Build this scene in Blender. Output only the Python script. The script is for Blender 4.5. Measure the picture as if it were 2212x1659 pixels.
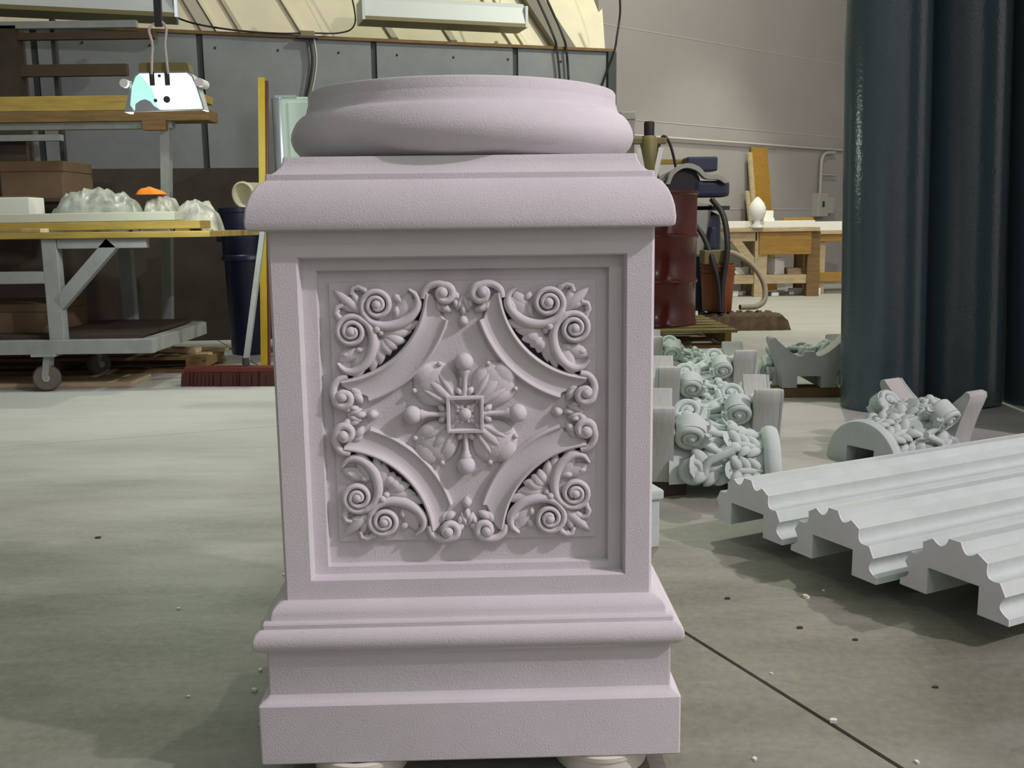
import bpy, bmesh, math, random
from mathutils import Matrix, Vector, noise
random.seed(7)
scn = bpy.context.scene
col = scn.collection
for o in list(bpy.data.objects):
    bpy.data.objects.remove(o, do_unlink=True)
PI = math.pi

# ------------------------------------------------------------------ camera
F_PX, PITCH, ROLL, CAM_H = 2120.0, 0.1605, -0.0126, 0.8036
cam_d = bpy.data.cameras.new('camera')
cam_d.sensor_fit = 'HORIZONTAL'
cam_d.sensor_width = 36.0
cam_d.lens = F_PX / 2212.0 * 36.0
cam_d.clip_start = 0.05
cam_d.clip_end = 100
cam = bpy.data.objects.new('camera', cam_d)
col.objects.link(cam)
fw = Vector((0, math.cos(PITCH), -math.sin(PITCH)))
up0 = Vector((0, math.sin(PITCH), math.cos(PITCH)))
r0 = Vector((1, 0, 0))
rt = math.cos(ROLL) * r0 + math.sin(ROLL) * up0
up = -math.sin(ROLL) * r0 + math.cos(ROLL) * up0
cam.matrix_world = Matrix(((rt.x, up.x, -fw.x, 0), (rt.y, up.y, -fw.y, 0), (rt.z, up.z, -fw.z, CAM_H), (0, 0, 0, 1)))
scn.camera = cam

# ------------------------------------------------------------------ world, lamps, exposure
w = bpy.data.worlds.new('World')
scn.world = w
w.use_nodes = True
w.node_tree.nodes['Background'].inputs[0].default_value = (0.75, 0.85, 0.8, 1)
w.node_tree.nodes['Background'].inputs[1].default_value = 0.03
scn.view_settings.view_transform = 'Standard'
scn.view_settings.look = 'None'
scn.view_settings.gamma = 1.0
scn.view_settings.use_curve_mapping = False
scn.view_settings.exposure = 0.0


def high_bay(name, loc, power, color, size=0.42, cone=None):
    """ceiling lamp: a round luminous opening that faces the floor"""
    d = bpy.data.lights.new(name, 'SPOT' if cone else 'POINT')
    if cone:                              # deep reflector: light leaves it in a downward cone
        d.spot_size = math.radians(cone)
        d.spot_blend = 0.4
    d.energy = power
    d.color = color
    d.shadow_soft_size = size / 2
    o = bpy.data.objects.new(name, d)
    col.objects.link(o)
    o.location = loc
    return o


PINK = (1.0, 0.845, 0.95)
WARM = (1.0, 1.0, 0.82)
COOL = (0.90, 1.0, 0.94)
BLUE = (0.82, 0.93, 1.0)
high_bay('ceiling_lamp_front_right', (5.4, -0.6, 4.9), 1020, PINK, 0.18)
high_bay('ceiling_lamp_front', (1.0, -3.0, 5.0), 85, COOL, 0.30)
high_bay('ceiling_lamp_far', (2.1, 7.2, 4.9), 420, WARM, 0.14)
high_bay('ceiling_lamp_left', (-2.3, 4.7, 4.9), 340, COOL, 0.42, 82)
high_bay('ceiling_lamp_back', (3.2, 9.9, 4.9), 460, WARM, 0.42, 72)

# ------------------------------------------------------------------ materials
MATS = {}


def mat(name, c, rough=0.6, bump=0.0, bscale=60.0, var=0.0, vscale=4.0, metal=0.0, emit=None, estr=0.0, c2=None, stretch=None, spec=0.5):
    if name in MATS:
        return MATS[name]
    m = bpy.data.materials.new(name)
    m.use_nodes = True
    nt = m.node_tree
    b = nt.nodes['Principled BSDF']
    b.inputs['Base Color'].default_value = (*c, 1)
    b.inputs['Roughness'].default_value = rough
    b.inputs['Metallic'].default_value = metal
    b.inputs['Specular IOR Level'].default_value = spec
    tc = nt.nodes.new('ShaderNodeTexCoord')
    mp = nt.nodes.new('ShaderNodeMapping')
    if stretch:
        mp.inputs['Scale'].default_value = stretch
    nt.links.new(tc.outputs['Object'], mp.inputs['Vector'])
    if var or c2:
        n = nt.nodes.new('ShaderNodeTexNoise')
        n.inputs['Scale'].default_value = vscale
        n.inputs['Detail'].default_value = 6
        n.inputs['Roughness'].default_value = 0.62
        nt.links.new(mp.outputs[0], n.inputs['Vector'])
        r = nt.nodes.new('ShaderNodeValToRGB')
        r.color_ramp.elements[0].position = 0.33
        r.color_ramp.elements[1].position = 0.68
        a = c2 if c2 else tuple(x * (1 - var) for x in c)
        e = c if c2 else tuple(min(1, x * (1 + var)) for x in c)
        r.color_ramp.elements[0].color = (*a, 1)
        r.color_ramp.elements[1].color = (*e, 1)
        nt.links.new(n.outputs['Fac'], r.inputs[0])
        nt.links.new(r.outputs[0], b.inputs['Base Color'])
    if bump:
        n2 = nt.nodes.new('ShaderNodeTexNoise')
        n2.inputs['Scale'].default_value = bscale
        n2.inputs['Detail'].default_value = 3
        nt.links.new(mp.outputs[0], n2.inputs['Vector'])
        bp = nt.nodes.new('ShaderNodeBump')
        bp.inputs['Strength'].default_value = bump
        bp.inputs['Distance'].default_value = 0.004
        nt.links.new(n2.outputs['Fac'], bp.inputs['Height'])
        nt.links.new(bp.outputs[0], b.inputs['Normal'])
    if emit:
        b.inputs['Emission Color'].default_value = (*emit, 1)
        b.inputs['Emission Strength'].default_value = estr
    MATS[name] = m
    return m


plaster = mat('pedestal_plaster', (0.67, 0.655, 0.67), 0.85, 0.24, 420, 0.03, 9, spec=0.2)
carve = mat('carved_plaster', (0.67, 0.655, 0.67), 0.85, 0.10, 220, 0.02, 20, spec=0.2)
castw = mat('cast_white', (0.53, 0.61, 0.565), 0.8, 0.25, 90, 0.05, 12, spec=0.25)
castend = mat('cast_cut_end', (0.66, 0.69, 0.68), 0.9, 0.2, 160, 0.04, 20, spec=0.2)
sanded = mat('sanded_cast', (0.44, 0.455, 0.42), 0.85, 0.2, 60, 0.08, 14, stretch=(8, 1, 1), spec=0.2)
greyback = mat('cast_grey_back', (0.40, 0.44, 0.42), 0.85, 0.2, 80, 0.06, 12, spec=0.2)
tube_m = mat('grey_tube_paint', (0.055, 0.084, 0.098), 0.20, 0.35, 70, 0.06, 6)
part_m = mat('partition_board', (0.20, 0.225, 0.22), 0.7, 0.1, 50, 0.12, 2.5)
part_j = mat('partition_joint', (0.035, 0.05, 0.045), 0.7)
cream = mat('cream_lining', (0.70, 0.66, 0.48), 0.7, 0.1, 30, 0.06, 2.5)
beam_m = mat('grey_beam', (0.17, 0.165, 0.13), 0.7)
cream_d = mat('cream_rib', (0.45, 0.42, 0.33), 0.7)
whitewall = mat('white_wall_paint', (0.285, 0.272, 0.255), 0.8, 0.08, 30, 0.05, 1.2)
wallseam = mat('wall_seam', (0.40, 0.39, 0.35), 0.8)
ceil_m = mat('ceiling_paint', (0.36, 0.37, 0.36), 0.9)
shed_m = mat('shed_wall_paint', (0.55, 0.56, 0.55), 0.9)
steel_g = mat('grey_steel', (0.24, 0.26, 0.24), 0.55, 0.1, 60, 0.12, 10)
darksteel = mat('dark_steel', (0.03, 0.03, 0.03), 0.5)
lumber = mat('yellow_lumber', (0.31, 0.225, 0.045), 0.65, 0.1, 40, 0.2, 5, stretch=(1, 8, 8))
brownwood = mat('brown_wood', (0.16, 0.095, 0.03), 0.7, 0.1, 40, 0.25, 5, stretch=(1, 8, 8))
rackwood = mat('rack_wood', (0.055, 0.035, 0.016), 0.8, 0.1, 40, 0.2, 5)
palletwood = mat('pallet_wood', (0.17, 0.135, 0.045), 0.8, 0.1, 40, 0.3, 6, stretch=(1, 8, 8))
palewood = mat('pale_wood', (0.42, 0.33, 0.19), 0.7, 0.1, 40, 0.2, 6, stretch=(1, 8, 8))
orangewood = mat('orange_wood', (0.30, 0.165, 0.022), 0.6, 0.1, 40, 0.2, 6, stretch=(1, 8, 8))
darkwood = mat('dark_wood', (0.045, 0.032, 0.022), 0.8, 0.1, 40, 0.25, 5)
cardboard = mat('cardboard', (0.13, 0.085, 0.045), 0.85, 0.1, 40, 0.12, 8)
foamw = mat('white_foam', (0.72, 0.74, 0.68), 0.8, 0.1, 120)
plastic_film = mat('plastic_film', (0.33, 0.35, 0.29), 0.35, 0.6, 20, 0.4, 12)
bag_m = mat('bag_film', (0.40, 0.40, 0.33), 0.4, 0.6, 26, 0.35, 16)
plank_w = mat('white_plank', (0.42, 0.44, 0.36), 0.7)
rubber = mat('black_rubber', (0.012, 0.012, 0.012), 0.6)
navy = mat('navy_plastic', (0.005, 0.008, 0.030), 0.4)
bluem = mat('blue_paint', (0.014, 0.022, 0.050), 0.45)
creamp = mat('cream_plastic', (0.72, 0.70, 0.50), 0.45)
yellowp = mat('yellow_paint', (0.42, 0.30, 0.012), 0.5, 0.05, 30, 0.12, 6)
redp = mat('dark_red_paint', (0.10, 0.02, 0.012), 0.5)
drum_m = mat('red_drum_paint', (0.085, 0.011, 0.006), 0.16, 0.05, 12, 0.12, 4, spec=0.4)
bristle = mat('red_bristle', (0.045, 0.010, 0.006), 0.9, 0.6, 150)
orangep = mat('orange_plastic', (0.20, 0.05, 0.008), 0.5)
orangec = mat('orange_cloth', (0.75, 0.22, 0.01), 0.7)
greyp = mat('grey_enamel', (0.33, 0.34, 0.30), 0.5)
chrome = mat('bright_metal', (0.62, 0.68, 0.72), 0.28, metal=0.9)
paleg = mat('pale_green_enamel', (0.44, 0.56, 0.47), 0.45)
fixt = mat('fixture_enamel', (0.52, 0.58, 0.56), 0.5)
olive = mat('olive_enamel', (0.17, 0.15, 0.05), 0.5)
glow = mat('lamp_glow', (0.8, 1, 0.95), 0.5, emit=(0.80, 1.0, 0.96), estr=1.25)
glow_d = mat('lamp_glow_dim', (0.5, 0.8, 0.7), 0.5, emit=(0.30, 0.85, 0.66), estr=0.75)
glow_t = mat('tube_glow', (0.8, 1, 0.95), 0.5, emit=(0.80, 1.0, 0.90), estr=3.5)
wire_m = mat('pale_wire', (0.42, 0.40, 0.34), 0.45)
burlap = mat('burlap', (0.075, 0.052, 0.025), 0.95, 0.9, 45, 0.35, 14)
hose_m = mat('beige_hose', (0.30, 0.26, 0.17), 0.55)
tubw = mat('white_tub_plastic', (0.78, 0.76, 0.66), 0.4)


def concrete():
    m = bpy.data.materials.new('concrete_floor')
    m.use_nodes = True
    nt = m.node_tree
    b = nt.nodes['Principled BSDF']
    tc = nt.nodes.new('ShaderNodeTexCoord')

    def noise(scale, det, vec=None, rough=0.6):
        n = nt.nodes.new('ShaderNodeTexNoise')
        n.inputs['Scale'].default_value = scale
        n.inputs['Detail'].default_value = det
        n.inputs['Roughness'].default_value = rough
        nt.links.new(vec if vec else tc.outputs['Object'], n.inputs['Vector'])
        return n
    mp = nt.nodes.new('ShaderNodeMapping')
    mp.inputs['Rotation'].default_value = (0, 0, 0.35)
    mp.inputs['Scale'].default_value = (0.8, 2.6, 1)
    nt.links.new(tc.outputs['Object'], mp.inputs['Vector'])
    n1 = noise(1.6, 7, mp.outputs[0], 0.65)
    r1 = nt.nodes.new('ShaderNodeValToRGB')
    r1.color_ramp.elements[0].position = 0.36
    r1.color_ramp.elements[1].position = 0.66
    r1.color_ramp.elements[0].color = (0.172, 0.180, 0.132, 1)
    r1.color_ramp.elements[1].color = (0.238, 0.243, 0.182, 1)
    nt.links.new(n1.outputs['Fac'], r1.inputs[0])
    n2 = noise(55, 4)
    r2 = nt.nodes.new('ShaderNodeValToRGB')
    r2.color_ramp.elements[0].position = 0.3
    r2.color_ramp.elements[1].position = 0.7
    r2.color_ramp.elements[0].color = (0.80, 0.80, 0.80, 1)
    r2.color_ramp.elements[1].color = (1.1, 1.1, 1.1, 1)
    nt.links.new(n2.outputs['Fac'], r2.inputs[0])
    mx = nt.nodes.new('ShaderNodeMix')
    mx.data_type = 'RGBA'
    mx.blend_type = 'MULTIPLY'
    mx.inputs[0].default_value = 1
    nt.links.new(r1.outputs[0], mx.inputs[6])
    nt.links.new(r2.outputs[0], mx.inputs[7])
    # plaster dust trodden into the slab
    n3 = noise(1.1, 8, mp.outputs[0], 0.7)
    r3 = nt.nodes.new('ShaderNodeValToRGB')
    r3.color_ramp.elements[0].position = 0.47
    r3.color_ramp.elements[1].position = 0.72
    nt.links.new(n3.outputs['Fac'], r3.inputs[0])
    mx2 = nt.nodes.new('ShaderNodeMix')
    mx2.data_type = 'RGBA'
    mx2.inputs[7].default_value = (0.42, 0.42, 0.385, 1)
    # the slab whitens with distance: plaster dust, plus light put into the colour
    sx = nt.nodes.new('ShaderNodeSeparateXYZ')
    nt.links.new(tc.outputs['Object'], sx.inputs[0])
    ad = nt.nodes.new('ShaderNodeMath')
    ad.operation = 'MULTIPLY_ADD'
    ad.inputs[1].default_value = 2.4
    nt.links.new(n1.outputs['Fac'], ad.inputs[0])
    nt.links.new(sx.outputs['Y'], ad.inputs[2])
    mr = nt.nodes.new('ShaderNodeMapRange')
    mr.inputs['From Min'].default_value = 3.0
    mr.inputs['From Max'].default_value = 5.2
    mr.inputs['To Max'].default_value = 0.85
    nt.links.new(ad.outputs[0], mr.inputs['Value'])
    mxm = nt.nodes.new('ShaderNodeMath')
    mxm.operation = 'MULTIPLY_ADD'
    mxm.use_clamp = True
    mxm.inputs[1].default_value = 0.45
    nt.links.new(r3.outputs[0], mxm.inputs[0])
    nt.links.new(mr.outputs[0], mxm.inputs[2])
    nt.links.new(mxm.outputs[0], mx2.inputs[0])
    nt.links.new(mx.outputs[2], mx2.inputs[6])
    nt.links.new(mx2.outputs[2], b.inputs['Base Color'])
    b.inputs['Roughness'].default_value = 0.55
    b.inputs['Specular IOR Level'].default_value = 0.35
    bp = nt.nodes.new('ShaderNodeBump')
    bp.inputs['Strength'].default_value = 0.25
    bp.inputs['Distance'].default_value = 0.004
    nt.links.new(n2.outputs['Fac'], bp.inputs['Height'])
    nt.links.new(bp.outputs[0], b.inputs['Normal'])
    return m


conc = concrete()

# ------------------------------------------------------------------ mesh helpers


class MB:
    """collects shapes of ONE piece, then builds it as one mesh object"""

    def __init__(s):
        s.v, s.f = [], []

    def add(s, v, f):
        n = len(s.v)
        s.v += [tuple(p) for p in v]
        s.f += [tuple(i + n for i in q) for q in f]
        return s

    def box(s, c, d, rz=0, rx=0, ry=0):
        R = Matrix.Rotation(rz, 3, 'Z') @ Matrix.Rotation(ry, 3, 'Y') @ Matrix.Rotation(rx, 3, 'X')
        v = []
        for x in (-.5, .5):
            for y in (-.5, .5):
                for z in (-.5, .5):
                    v.append(Vector(c) + R @ Vector((x * d[0], y * d[1], z * d[2])))
        return s.add(v, [(0, 1, 3, 2), (4, 6, 7, 5), (0, 4, 5, 1), (2, 3, 7, 6), (0, 2, 6, 4), (1, 5, 7, 3)])

    def span(s, a, b):
        return s.box([(p + q) / 2 for p, q in zip(a, b)], [abs(q - p) for p, q in zip(a, b)])

    def bar(s, p, q, wdt, hgt):
        p, q = Vector(p), Vector(q)
        d = (q - p).normalized()
        u = Vector((0, 0, 1)) if abs(d.z) < .9 else Vector((0, 1, 0))
        x = d.cross(u).normalized()
        y = x.cross(d).normalized()
        v = []
        for e in (p, q):
            for a, b in ((-1, -1), (1, -1), (1, 1), (-1, 1)):
                v.append(e + x * a * wdt / 2 + y * b * hgt / 2)
        return s.add(v, [(3, 2, 1, 0), (4, 5, 6, 7), (0, 1, 5, 4), (1, 2, 6, 5), (2, 3, 7, 6), (3, 0, 4, 7)])

    def tube(s, pts, r, n=10, cap=True):
        pts = [Vector(p) for p in pts]
        rad = r if isinstance(r, (list, tuple)) else [r] * len(pts)
        v, f = [], []
        prev = None
        for i, p in enumerate(pts):
            d = (pts[min(i + 1, len(pts) - 1)] - pts[max(i - 1, 0)]).normalized()
            if prev is None:
                u = Vector((0, 0, 1)) if abs(d.z) < .9 else Vector((1, 0, 0))
                x = d.cross(u).normalized()
            else:
                x = (prev - d * prev.dot(d)).normalized()
            prev = x
            y = d.cross(x)
            for k in range(n):
                a = 2 * PI * k / n
                v.append(p + (x * math.cos(a) + y * math.sin(a)) * rad[i])
        for i in range(len(pts) - 1):
            for k in range(n):
                k2 = (k + 1) % n
                f.append((i * n + k, i * n + k2, (i + 1) * n + k2, (i + 1) * n + k))
        if cap:
            f.append(tuple(range(n - 1, -1, -1)))
            f.append(tuple((len(pts) - 1) * n + k for k in range(n)))
        return s.add(v, f)

    def lathe(s, prof, n=32, c=(0, 0, 0), arc=2 * PI, a0=0, axis='Z', cap=True):
        full = arc > 2 * PI - 1e-6
        m = n if full else n + 1
        v, f = [], []
        for r, z in prof:
            for k in range(m):
                a = a0 + arc * k / n
                x, y = r * math.cos(a), r * math.sin(a)
                if axis == 'Z':
                    q = (x, y, z)
                elif axis == 'X':
                    q = (z, x, y)
                else:
                    q = (x, z, y)
                v.append((c[0] + q[0], c[1] + q[1], c[2] + q[2]))
        for i in range(len(prof) - 1):
            for k in range(n):
                k2 = (k + 1) % m
                f.append((i * m + k, i * m + k2, (i + 1) * m + k2, (i + 1) * m + k))
        if cap and full:
            f.append(tuple(range(m - 1, -1, -1)))
            f.append(tuple((len(prof) - 1) * m + k for k in range(m)))
        return s.add(v, f)

    def prism(s, poly, p0, ex, ey, ez, h):
        """poly (a,b) in the ex,ey plane at p0, pushed h along ez"""
        p0, ex, ey, ez = map(Vector, (p0, ex, ey, ez))
        n = len(poly)
        v = [p0 + ex * a + ey * b for a, b in poly] + [p0 + ex * a + ey * b + ez * h for a, b in poly]
        f = [tuple(range(n - 1, -1, -1)), tuple(range(n, 2 * n))]
        f += [(i, (i + 1) % n, n + (i + 1) % n, n + i) for i in range(n)]
        return s.add(v, f)

    def ball(s, c, r, n=14, m=9, sc=(1, 1, 1)):
        v, f = [], []
        for i in range(m + 1):
            t = PI * i / m
            for k in range(n):
                a = 2 * PI * k / n
                v.append((c[0] + r * sc[0] * math.sin(t) * math.cos(a), c[1] + r * sc[1] * math.sin(t) * math.sin(a), c[2] + r * sc[2] * math.cos(t)))
        for i in range(m):
            for k in range(n):
                k2 = (k + 1) % n
                f.append((i * n + k, (i + 1) * n + k, (i + 1) * n + k2, i * n + k2))
        return s.add(v, f)

    def build(s, name, m, parent=None, smooth=None, bevel=0, loc=None, rz=None):
        me = bpy.data.meshes.new(name)
        me.from_pydata(s.v, [], s.f)
        bm = bmesh.new()
        bm.from_mesh(me)
        bmesh.ops.remove_doubles(bm, verts=bm.verts, dist=1e-6)
        bmesh.ops.dissolve_degenerate(bm, dist=1e-7, edges=bm.edges)
        bmesh.ops.recalc_face_normals(bm, faces=bm.faces)
        if bevel:
            es = [e for e in bm.edges if len(e.link_faces) == 2 and e.calc_face_angle(0) > 0.6]
            bmesh.ops.bevel(bm, geom=es, offset=bevel, segments=2, affect='EDGES', profile=0.6, clamp_overlap=True)
        bm.to_mesh(me)
        bm.free()
        me.materials.append(m)
        if smooth is not None:
            me.shade_smooth()
            me.set_sharp_from_angle(angle=math.radians(smooth))
        o = bpy.data.objects.new(name, me)
        col.objects.link(o)
        if parent:
            o.parent = parent
        if loc is not None:
            o.location = loc
        if rz is not None:
            o.rotation_euler = (0, 0, rz)
        return o


def tag(o, label, cat, group=None):
    o['label'] = label
    o['category'] = cat
    if group:
        o['group'] = group
    return o


def struct(o):
    o['kind'] = 'structure'
    return o


def thing(name, label, cat, loc=(0, 0, 0), rz=0, group=None):
    o = bpy.data.objects.new(name, None)
    o.empty_display_size = 0.1
    col.objects.link(o)
    o.location = loc
    o.rotation_euler = (0, 0, rz)
    return tag(o, label, cat, group)


def copy_tree(o, parent=None):
    c = o.copy()
    col.objects.link(c)
    c.parent = parent
    for ch in list(o.children):
        copy_tree(ch, c)
    return c


def spline(ctrl, n=8):
    """Catmull-Rom through control tuples of any dimension"""
    P = [list(c) for c in ctrl]
    P = [[2 * a - b for a, b in zip(P[0], P[1])]] + P + [[2 * a - b for a, b in zip(P[-1], P[-2])]]
    out = []
    for i in range(1, len(P) - 2):
        for k in range(n):
            t = k / n
            out.append(tuple(0.5 * (2 * b + (c - a) * t + (2 * a - 5 * b + 4 * c - d) * t * t + (3 * b - a - 3 * c + d) * t ** 3) for a, b, c, d in zip(P[i - 1], P[i], P[i + 1], P[i + 2])))
    out.append(tuple(P[-2]))
    return out


# ------------------------------------------------------------------ the setting
def clip(poly, n, c):
    out = []
    for i in range(len(poly)):
        a, b = poly[i], poly[(i + 1) % len(poly)]
        da, db = a[0] * n[0] + a[1] * n[1] - c, b[0] * n[0] + b[1] * n[1] - c
        if da >= 0:
            out.append(a)
        if da * db < 0:
            t = da / (da - db)
            out.append((a[0] + (b[0] - a[0]) * t, a[1] + (b[1] - a[1]) * t))
    return out


XL, XR, YF, YB = -6.5, 9.0, -6.0, 15.0
fl = struct(MB().span((XL, YF, -0.10), (XR, YB, -0.012)).build('floor', part_j))


def line(p, q):
    d = Vector((q[0] - p[0], q[1] - p[1])).normalized()
    n = (-d.y, d.x)
    return n, p[0] * n[0] + p[1] * n[1]


j1 = line((0.34, 1.84), (0.57, 1.35))
j2 = line((-1.707, 3.698), (-1.0, 3.944))
rect = [(XL, YF), (XR, YF), (XR, YB), (XL, YB)]
for s1 in (1, -1):
    for s2 in (1, -1):
        g1, g2 = 0.0045, 0.002
        p = clip(rect, (j1[0][0] * s1, j1[0][1] * s1), j1[1] * s1 + g1)
        p = clip(p, (j2[0][0] * s2, j2[0][1] * s2), j2[1] * s2 + g2)
        if len(p) > 2:
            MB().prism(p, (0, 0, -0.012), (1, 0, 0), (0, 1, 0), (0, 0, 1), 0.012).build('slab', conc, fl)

struct(MB().span((XL, YF, 6.0), (XR, YB, 6.1)).build('ceiling', ceil_m))
struct(MB().span((XL, YF - .1, 0), (XR, YF, 6)).build('wall_front', shed_m))
struct(MB().span((XL - .1, YF, 0), (XL, YB, 6)).build('wall_left', ceil_m))
struct(MB().span((XR, YF, 0), (XR + .1, YB, 6)).build('wall_right', shed_m))
struct(MB().span((XL, YB, 0), (XR, YB + .1, 6)).build('wall_rear', whitewall))

# white wall running away to the right
wd = Vector((4.34 - 1.62, 13.0 - 10.7, 0)).normalized()
wn = Vector((wd.y, -wd.x, 0))            # faces the camera
w0 = Vector((1.62, 10.7, 0))
ww = struct(MB().prism([(-0.95, 0), (5.5, 0), (5.5, 6), (-0.95, 6)], w0, wd, (0, 0, 1), -wn, 0.15).build('wall_back', whitewall))
for z, h in ((1.855, 0.008), (2.75, 0.008), (0.95, 0.008)):
    MB().prism([(-0.95, z), (5.3, z), (5.3, z + h), (-0.95, z + h)], w0, wd, (0, 0, 1), wn, 0.004).build('seam', wallseam, ww)

# grey board partition, four feet to a board
pd = Vector((math.cos(0.304), math.sin(0.304), 0))
pn = Vector((pd.y, -pd.x, 0))
PE = Vector((0.955, 9.385, 0))           # its right end
PH = 2.36
pw = struct(MB().prism([(-7.6, 0), (0, 0), (0, PH), (-7.6, PH)], PE - pn * 0.02, pd, (0, 0, 1), -pn, 0.06).build('wall_partition', part_j))
edges = [0.0, -0.93, -2.20, -3.62, -4.85, -6.1, -7.6]
for a, b in zip(edges[1:], edges[:-1]):
    MB().prism([(a + .025, 0.02), (b - .025, 0.02), (b - .025, PH), (a + .025, PH)], PE - pn * 0.02, pd, (0, 0, 1), pn, 0.02).build('board', part_m, pw)
MB().prism([(-7.6, PH), (0, PH), (0, PH + .025), (-7.6, PH + .025)], PE - pn * 0.07, pd, (0, 0, 1), pn, 0.10).build('top_rail', brownwood, pw)
MB().prism([(-.05, 0), (0.03, 0), (0.03, PH), (-.05, PH)], PE - pn * 0.03, pd, (0, 0, 1), pn, 0.07).build('end_post', part_j, pw)
for k in range(14):
    x = -7.0 + k * 0.5
    q = PE + pd * x + Vector((0, 0, PH - .10))
    MB().ball(q, 0.011, 8, 5).build('screw', darksteel, pw)

# sloping cream lining above and behind the partition, with standing ribs
cd = Vector((-0.62, 0.30, 1.0)).normalized()
c0 = PE - pn * 0.30 + Vector((0.05, 0, 2.0))
cw = struct(MB().prism([(-8.5, 0), (0.04, 0), (1.9, 3.6), (-8.5, 3.6)], c0, pd, cd, -pn, 0.05).build('wall_lining', cream))
for x, wd_, h, mm in ((-3.40, .11, .035, cream_d), (-3.28, .03, .05, cream), (-3.08, .035, .03, cream_d), (-2.55, .03, .04, cream), (-5.2, .10, .03, cream_d), (-1.75, .06, .03, cream_d),
                      (-0.62, .05, .04, cream), (-0.50, .05, .035, cream), (-1.2, .06, .03, cream_d), (-4.2, .04, .03, cream_d)):
    MB().prism([(x, 0), (x + wd_, 0), (x + wd_, 3.6), (x, 3.6)], c0, pd, cd, pn, h).build('rib', mm, cw)
MB().prism([(-.22, 0.1), (-.02, 0.1), (-.02, 3.6), (-.22, 3.6)], c0 + pn * 0.02, pd, cd, pn, 0.10).build('edge_beam', beam_m, cw)

# ------------------------------------------------------------------ the pedestal
PED = thing('pedestal', 'pinkish white carved square pedestal with scrollwork panel and round torus top', 'pedestal', (-0.0734, 1.628, 0.035), 0.027)


def moulding(prof, rad=0.004, n=3):
    """square-plan moulding: profile (half width, z), corners rounded a little"""
    mb = MB()
    v, f = [], []
    m = 4 * (n + 1)
    for wv, z in prof:
        for q in range(4):
            a0 = q * PI / 2
            cx = (wv - rad) * (1 if q in (0, 3) else -1)
            cy = (wv - rad) * (1 if q in (0, 1) else -1)
            for k in range(n + 1):
                a = a0 + PI / 2 * k / n
                v.append((cx + rad * math.cos(a), cy + rad * math.sin(a), z))
    for i in range(len(prof) - 1):
        for k in range(m):
            k2 = (k + 1) % m
            f.append((i * m + k, i * m + k2, (i + 1) * m + k2, (i + 1) * m + k))
    f.append(tuple(range(m - 1, -1, -1)))
    f.append(tuple((len(prof) - 1) * m + k for k in range(m)))
    return mb.add(v, f)


def arcp(c, r, a0, a1, n=8, ry=None):
    ry = ry or r
    return [(c[0] + r * math.cos(math.radians(a0 + (a1 - a0) * i / n)), c[1] + ry * math.sin(math.radians(a0 + (a1 - a0) * i / n))) for i in range(n + 1)]


moulding([(.302, 0), (.305, .003), (.305, .090), (.302, .0935), (.299, .095), (.2945, .0985), (.292, .103)]).build('plinth', plaster, PED, 35)
moulding([(.292, .100), (.2915, .165), (.294, .170)]).build('dado', plaster, PED, 35)
base_prof = [(.290, .169), (.297, .170)] + arcp((.296, .1865), .0125, -80, 85, 9, .0165) + [(.2955, .2035), (.2955, .2095), (.294, .2115), (.287, .2125), (.286, .2145)] + \
    [(.2855, .221), (.283, .227), (.278, .232), (.272, .2345), (.266, .236), (.26, .238)]
moulding(base_prof).build('base_moulding', plaster, PED, 35)
cap_prof = [(.255, .758), (.262, .7625), (.270, .7640), (.286, .7645), (.2895, .7665), (.2908, .770)] + [(.2912, .778), (.2895, .793), (.2865, .804), (.2815, .8155), (.2745, .8255), (.2665, .831)] + \
    [(.2655, .832), (.2652, .8395), (.264, .8405), (.258, .841)] + [(.2535, .8445), (.2485, .850), (.2452, .857), (.2445, .863), (.2435, .8645)]
moulding(cap_prof).build('cap_moulding', plaster, PED, 30)

# shaft with the stepped panel opening in its front
SH, FZ0, FZ1 = 0.2665, 0.230, 0.766
OW, OZ0, OZ1 = 0.226, 0.266, 0.7265
IW, IZ0, IZ1 = 0.2045, 0.279, 0.7085
D1, D2 = 0.020, 0.0315


def rectring(wx, z0, z1, y):
    return [(-wx, y, z0), (wx, y, z0), (wx, y, z1), (-wx, y, z1)]


sv = rectring(SH, FZ0, FZ1, SH) + rectring(SH, FZ0, FZ1, -SH + .004) + rectring(SH - .004, FZ0, FZ1, -SH) + rectring(OW + .002, OZ0 - .002, OZ1 + .002, -SH) + rectring(OW, OZ0, OZ1, -SH + .003) + \
    rectring(OW - .001, OZ0 + .001, OZ1 - .001, -SH + D1) + rectring(IW + .001, IZ0 - .001, IZ1 + .001, -SH + D1) + rectring(IW, IZ0, IZ1, -SH + D1 + .002) + rectring(IW - .001, IZ0 + .001, IZ1 - .001, -SH + D2) + \
    rectring(.180, .503 - .181, .503 + .181, -SH + D2) + rectring(.180, .503 - .181, .503 + .181, -SH + D2 + .035)
sf = [(3, 2, 1, 0)]
for i in range(10):
    for k in range(4):
        sf.append((i * 4 + k, i * 4 + (k + 1) % 4, (i + 1) * 4 + (k + 1) % 4, (i + 1) * 4 + k))
sf.append((40, 41, 42, 43))
MB().add(sv, sf).build('shaft', plaster, PED, 40)

# round attic base on top
tor = [(.215, .8645), (.2275, .8648), (.2400, .8685), (.2520, .8740), (.2610, .8805), (.2675, .888), (.2712, .896), (.2725, .903), (.2715, .911), (.2685, .919), (.2640, .927), (.2590, .9325), (.2550, .9355), (.2515, .937), (.2495, .9385),
       (.2480, .942), (.2465, .947), (.2452, .952), (.2442, .9545), (.2440, .956), (.2440, .9685), (.2425, .971), (.239, .972)]
MB().lathe(tor, 96).build('torus_base', plaster, PED, 40)

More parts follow.
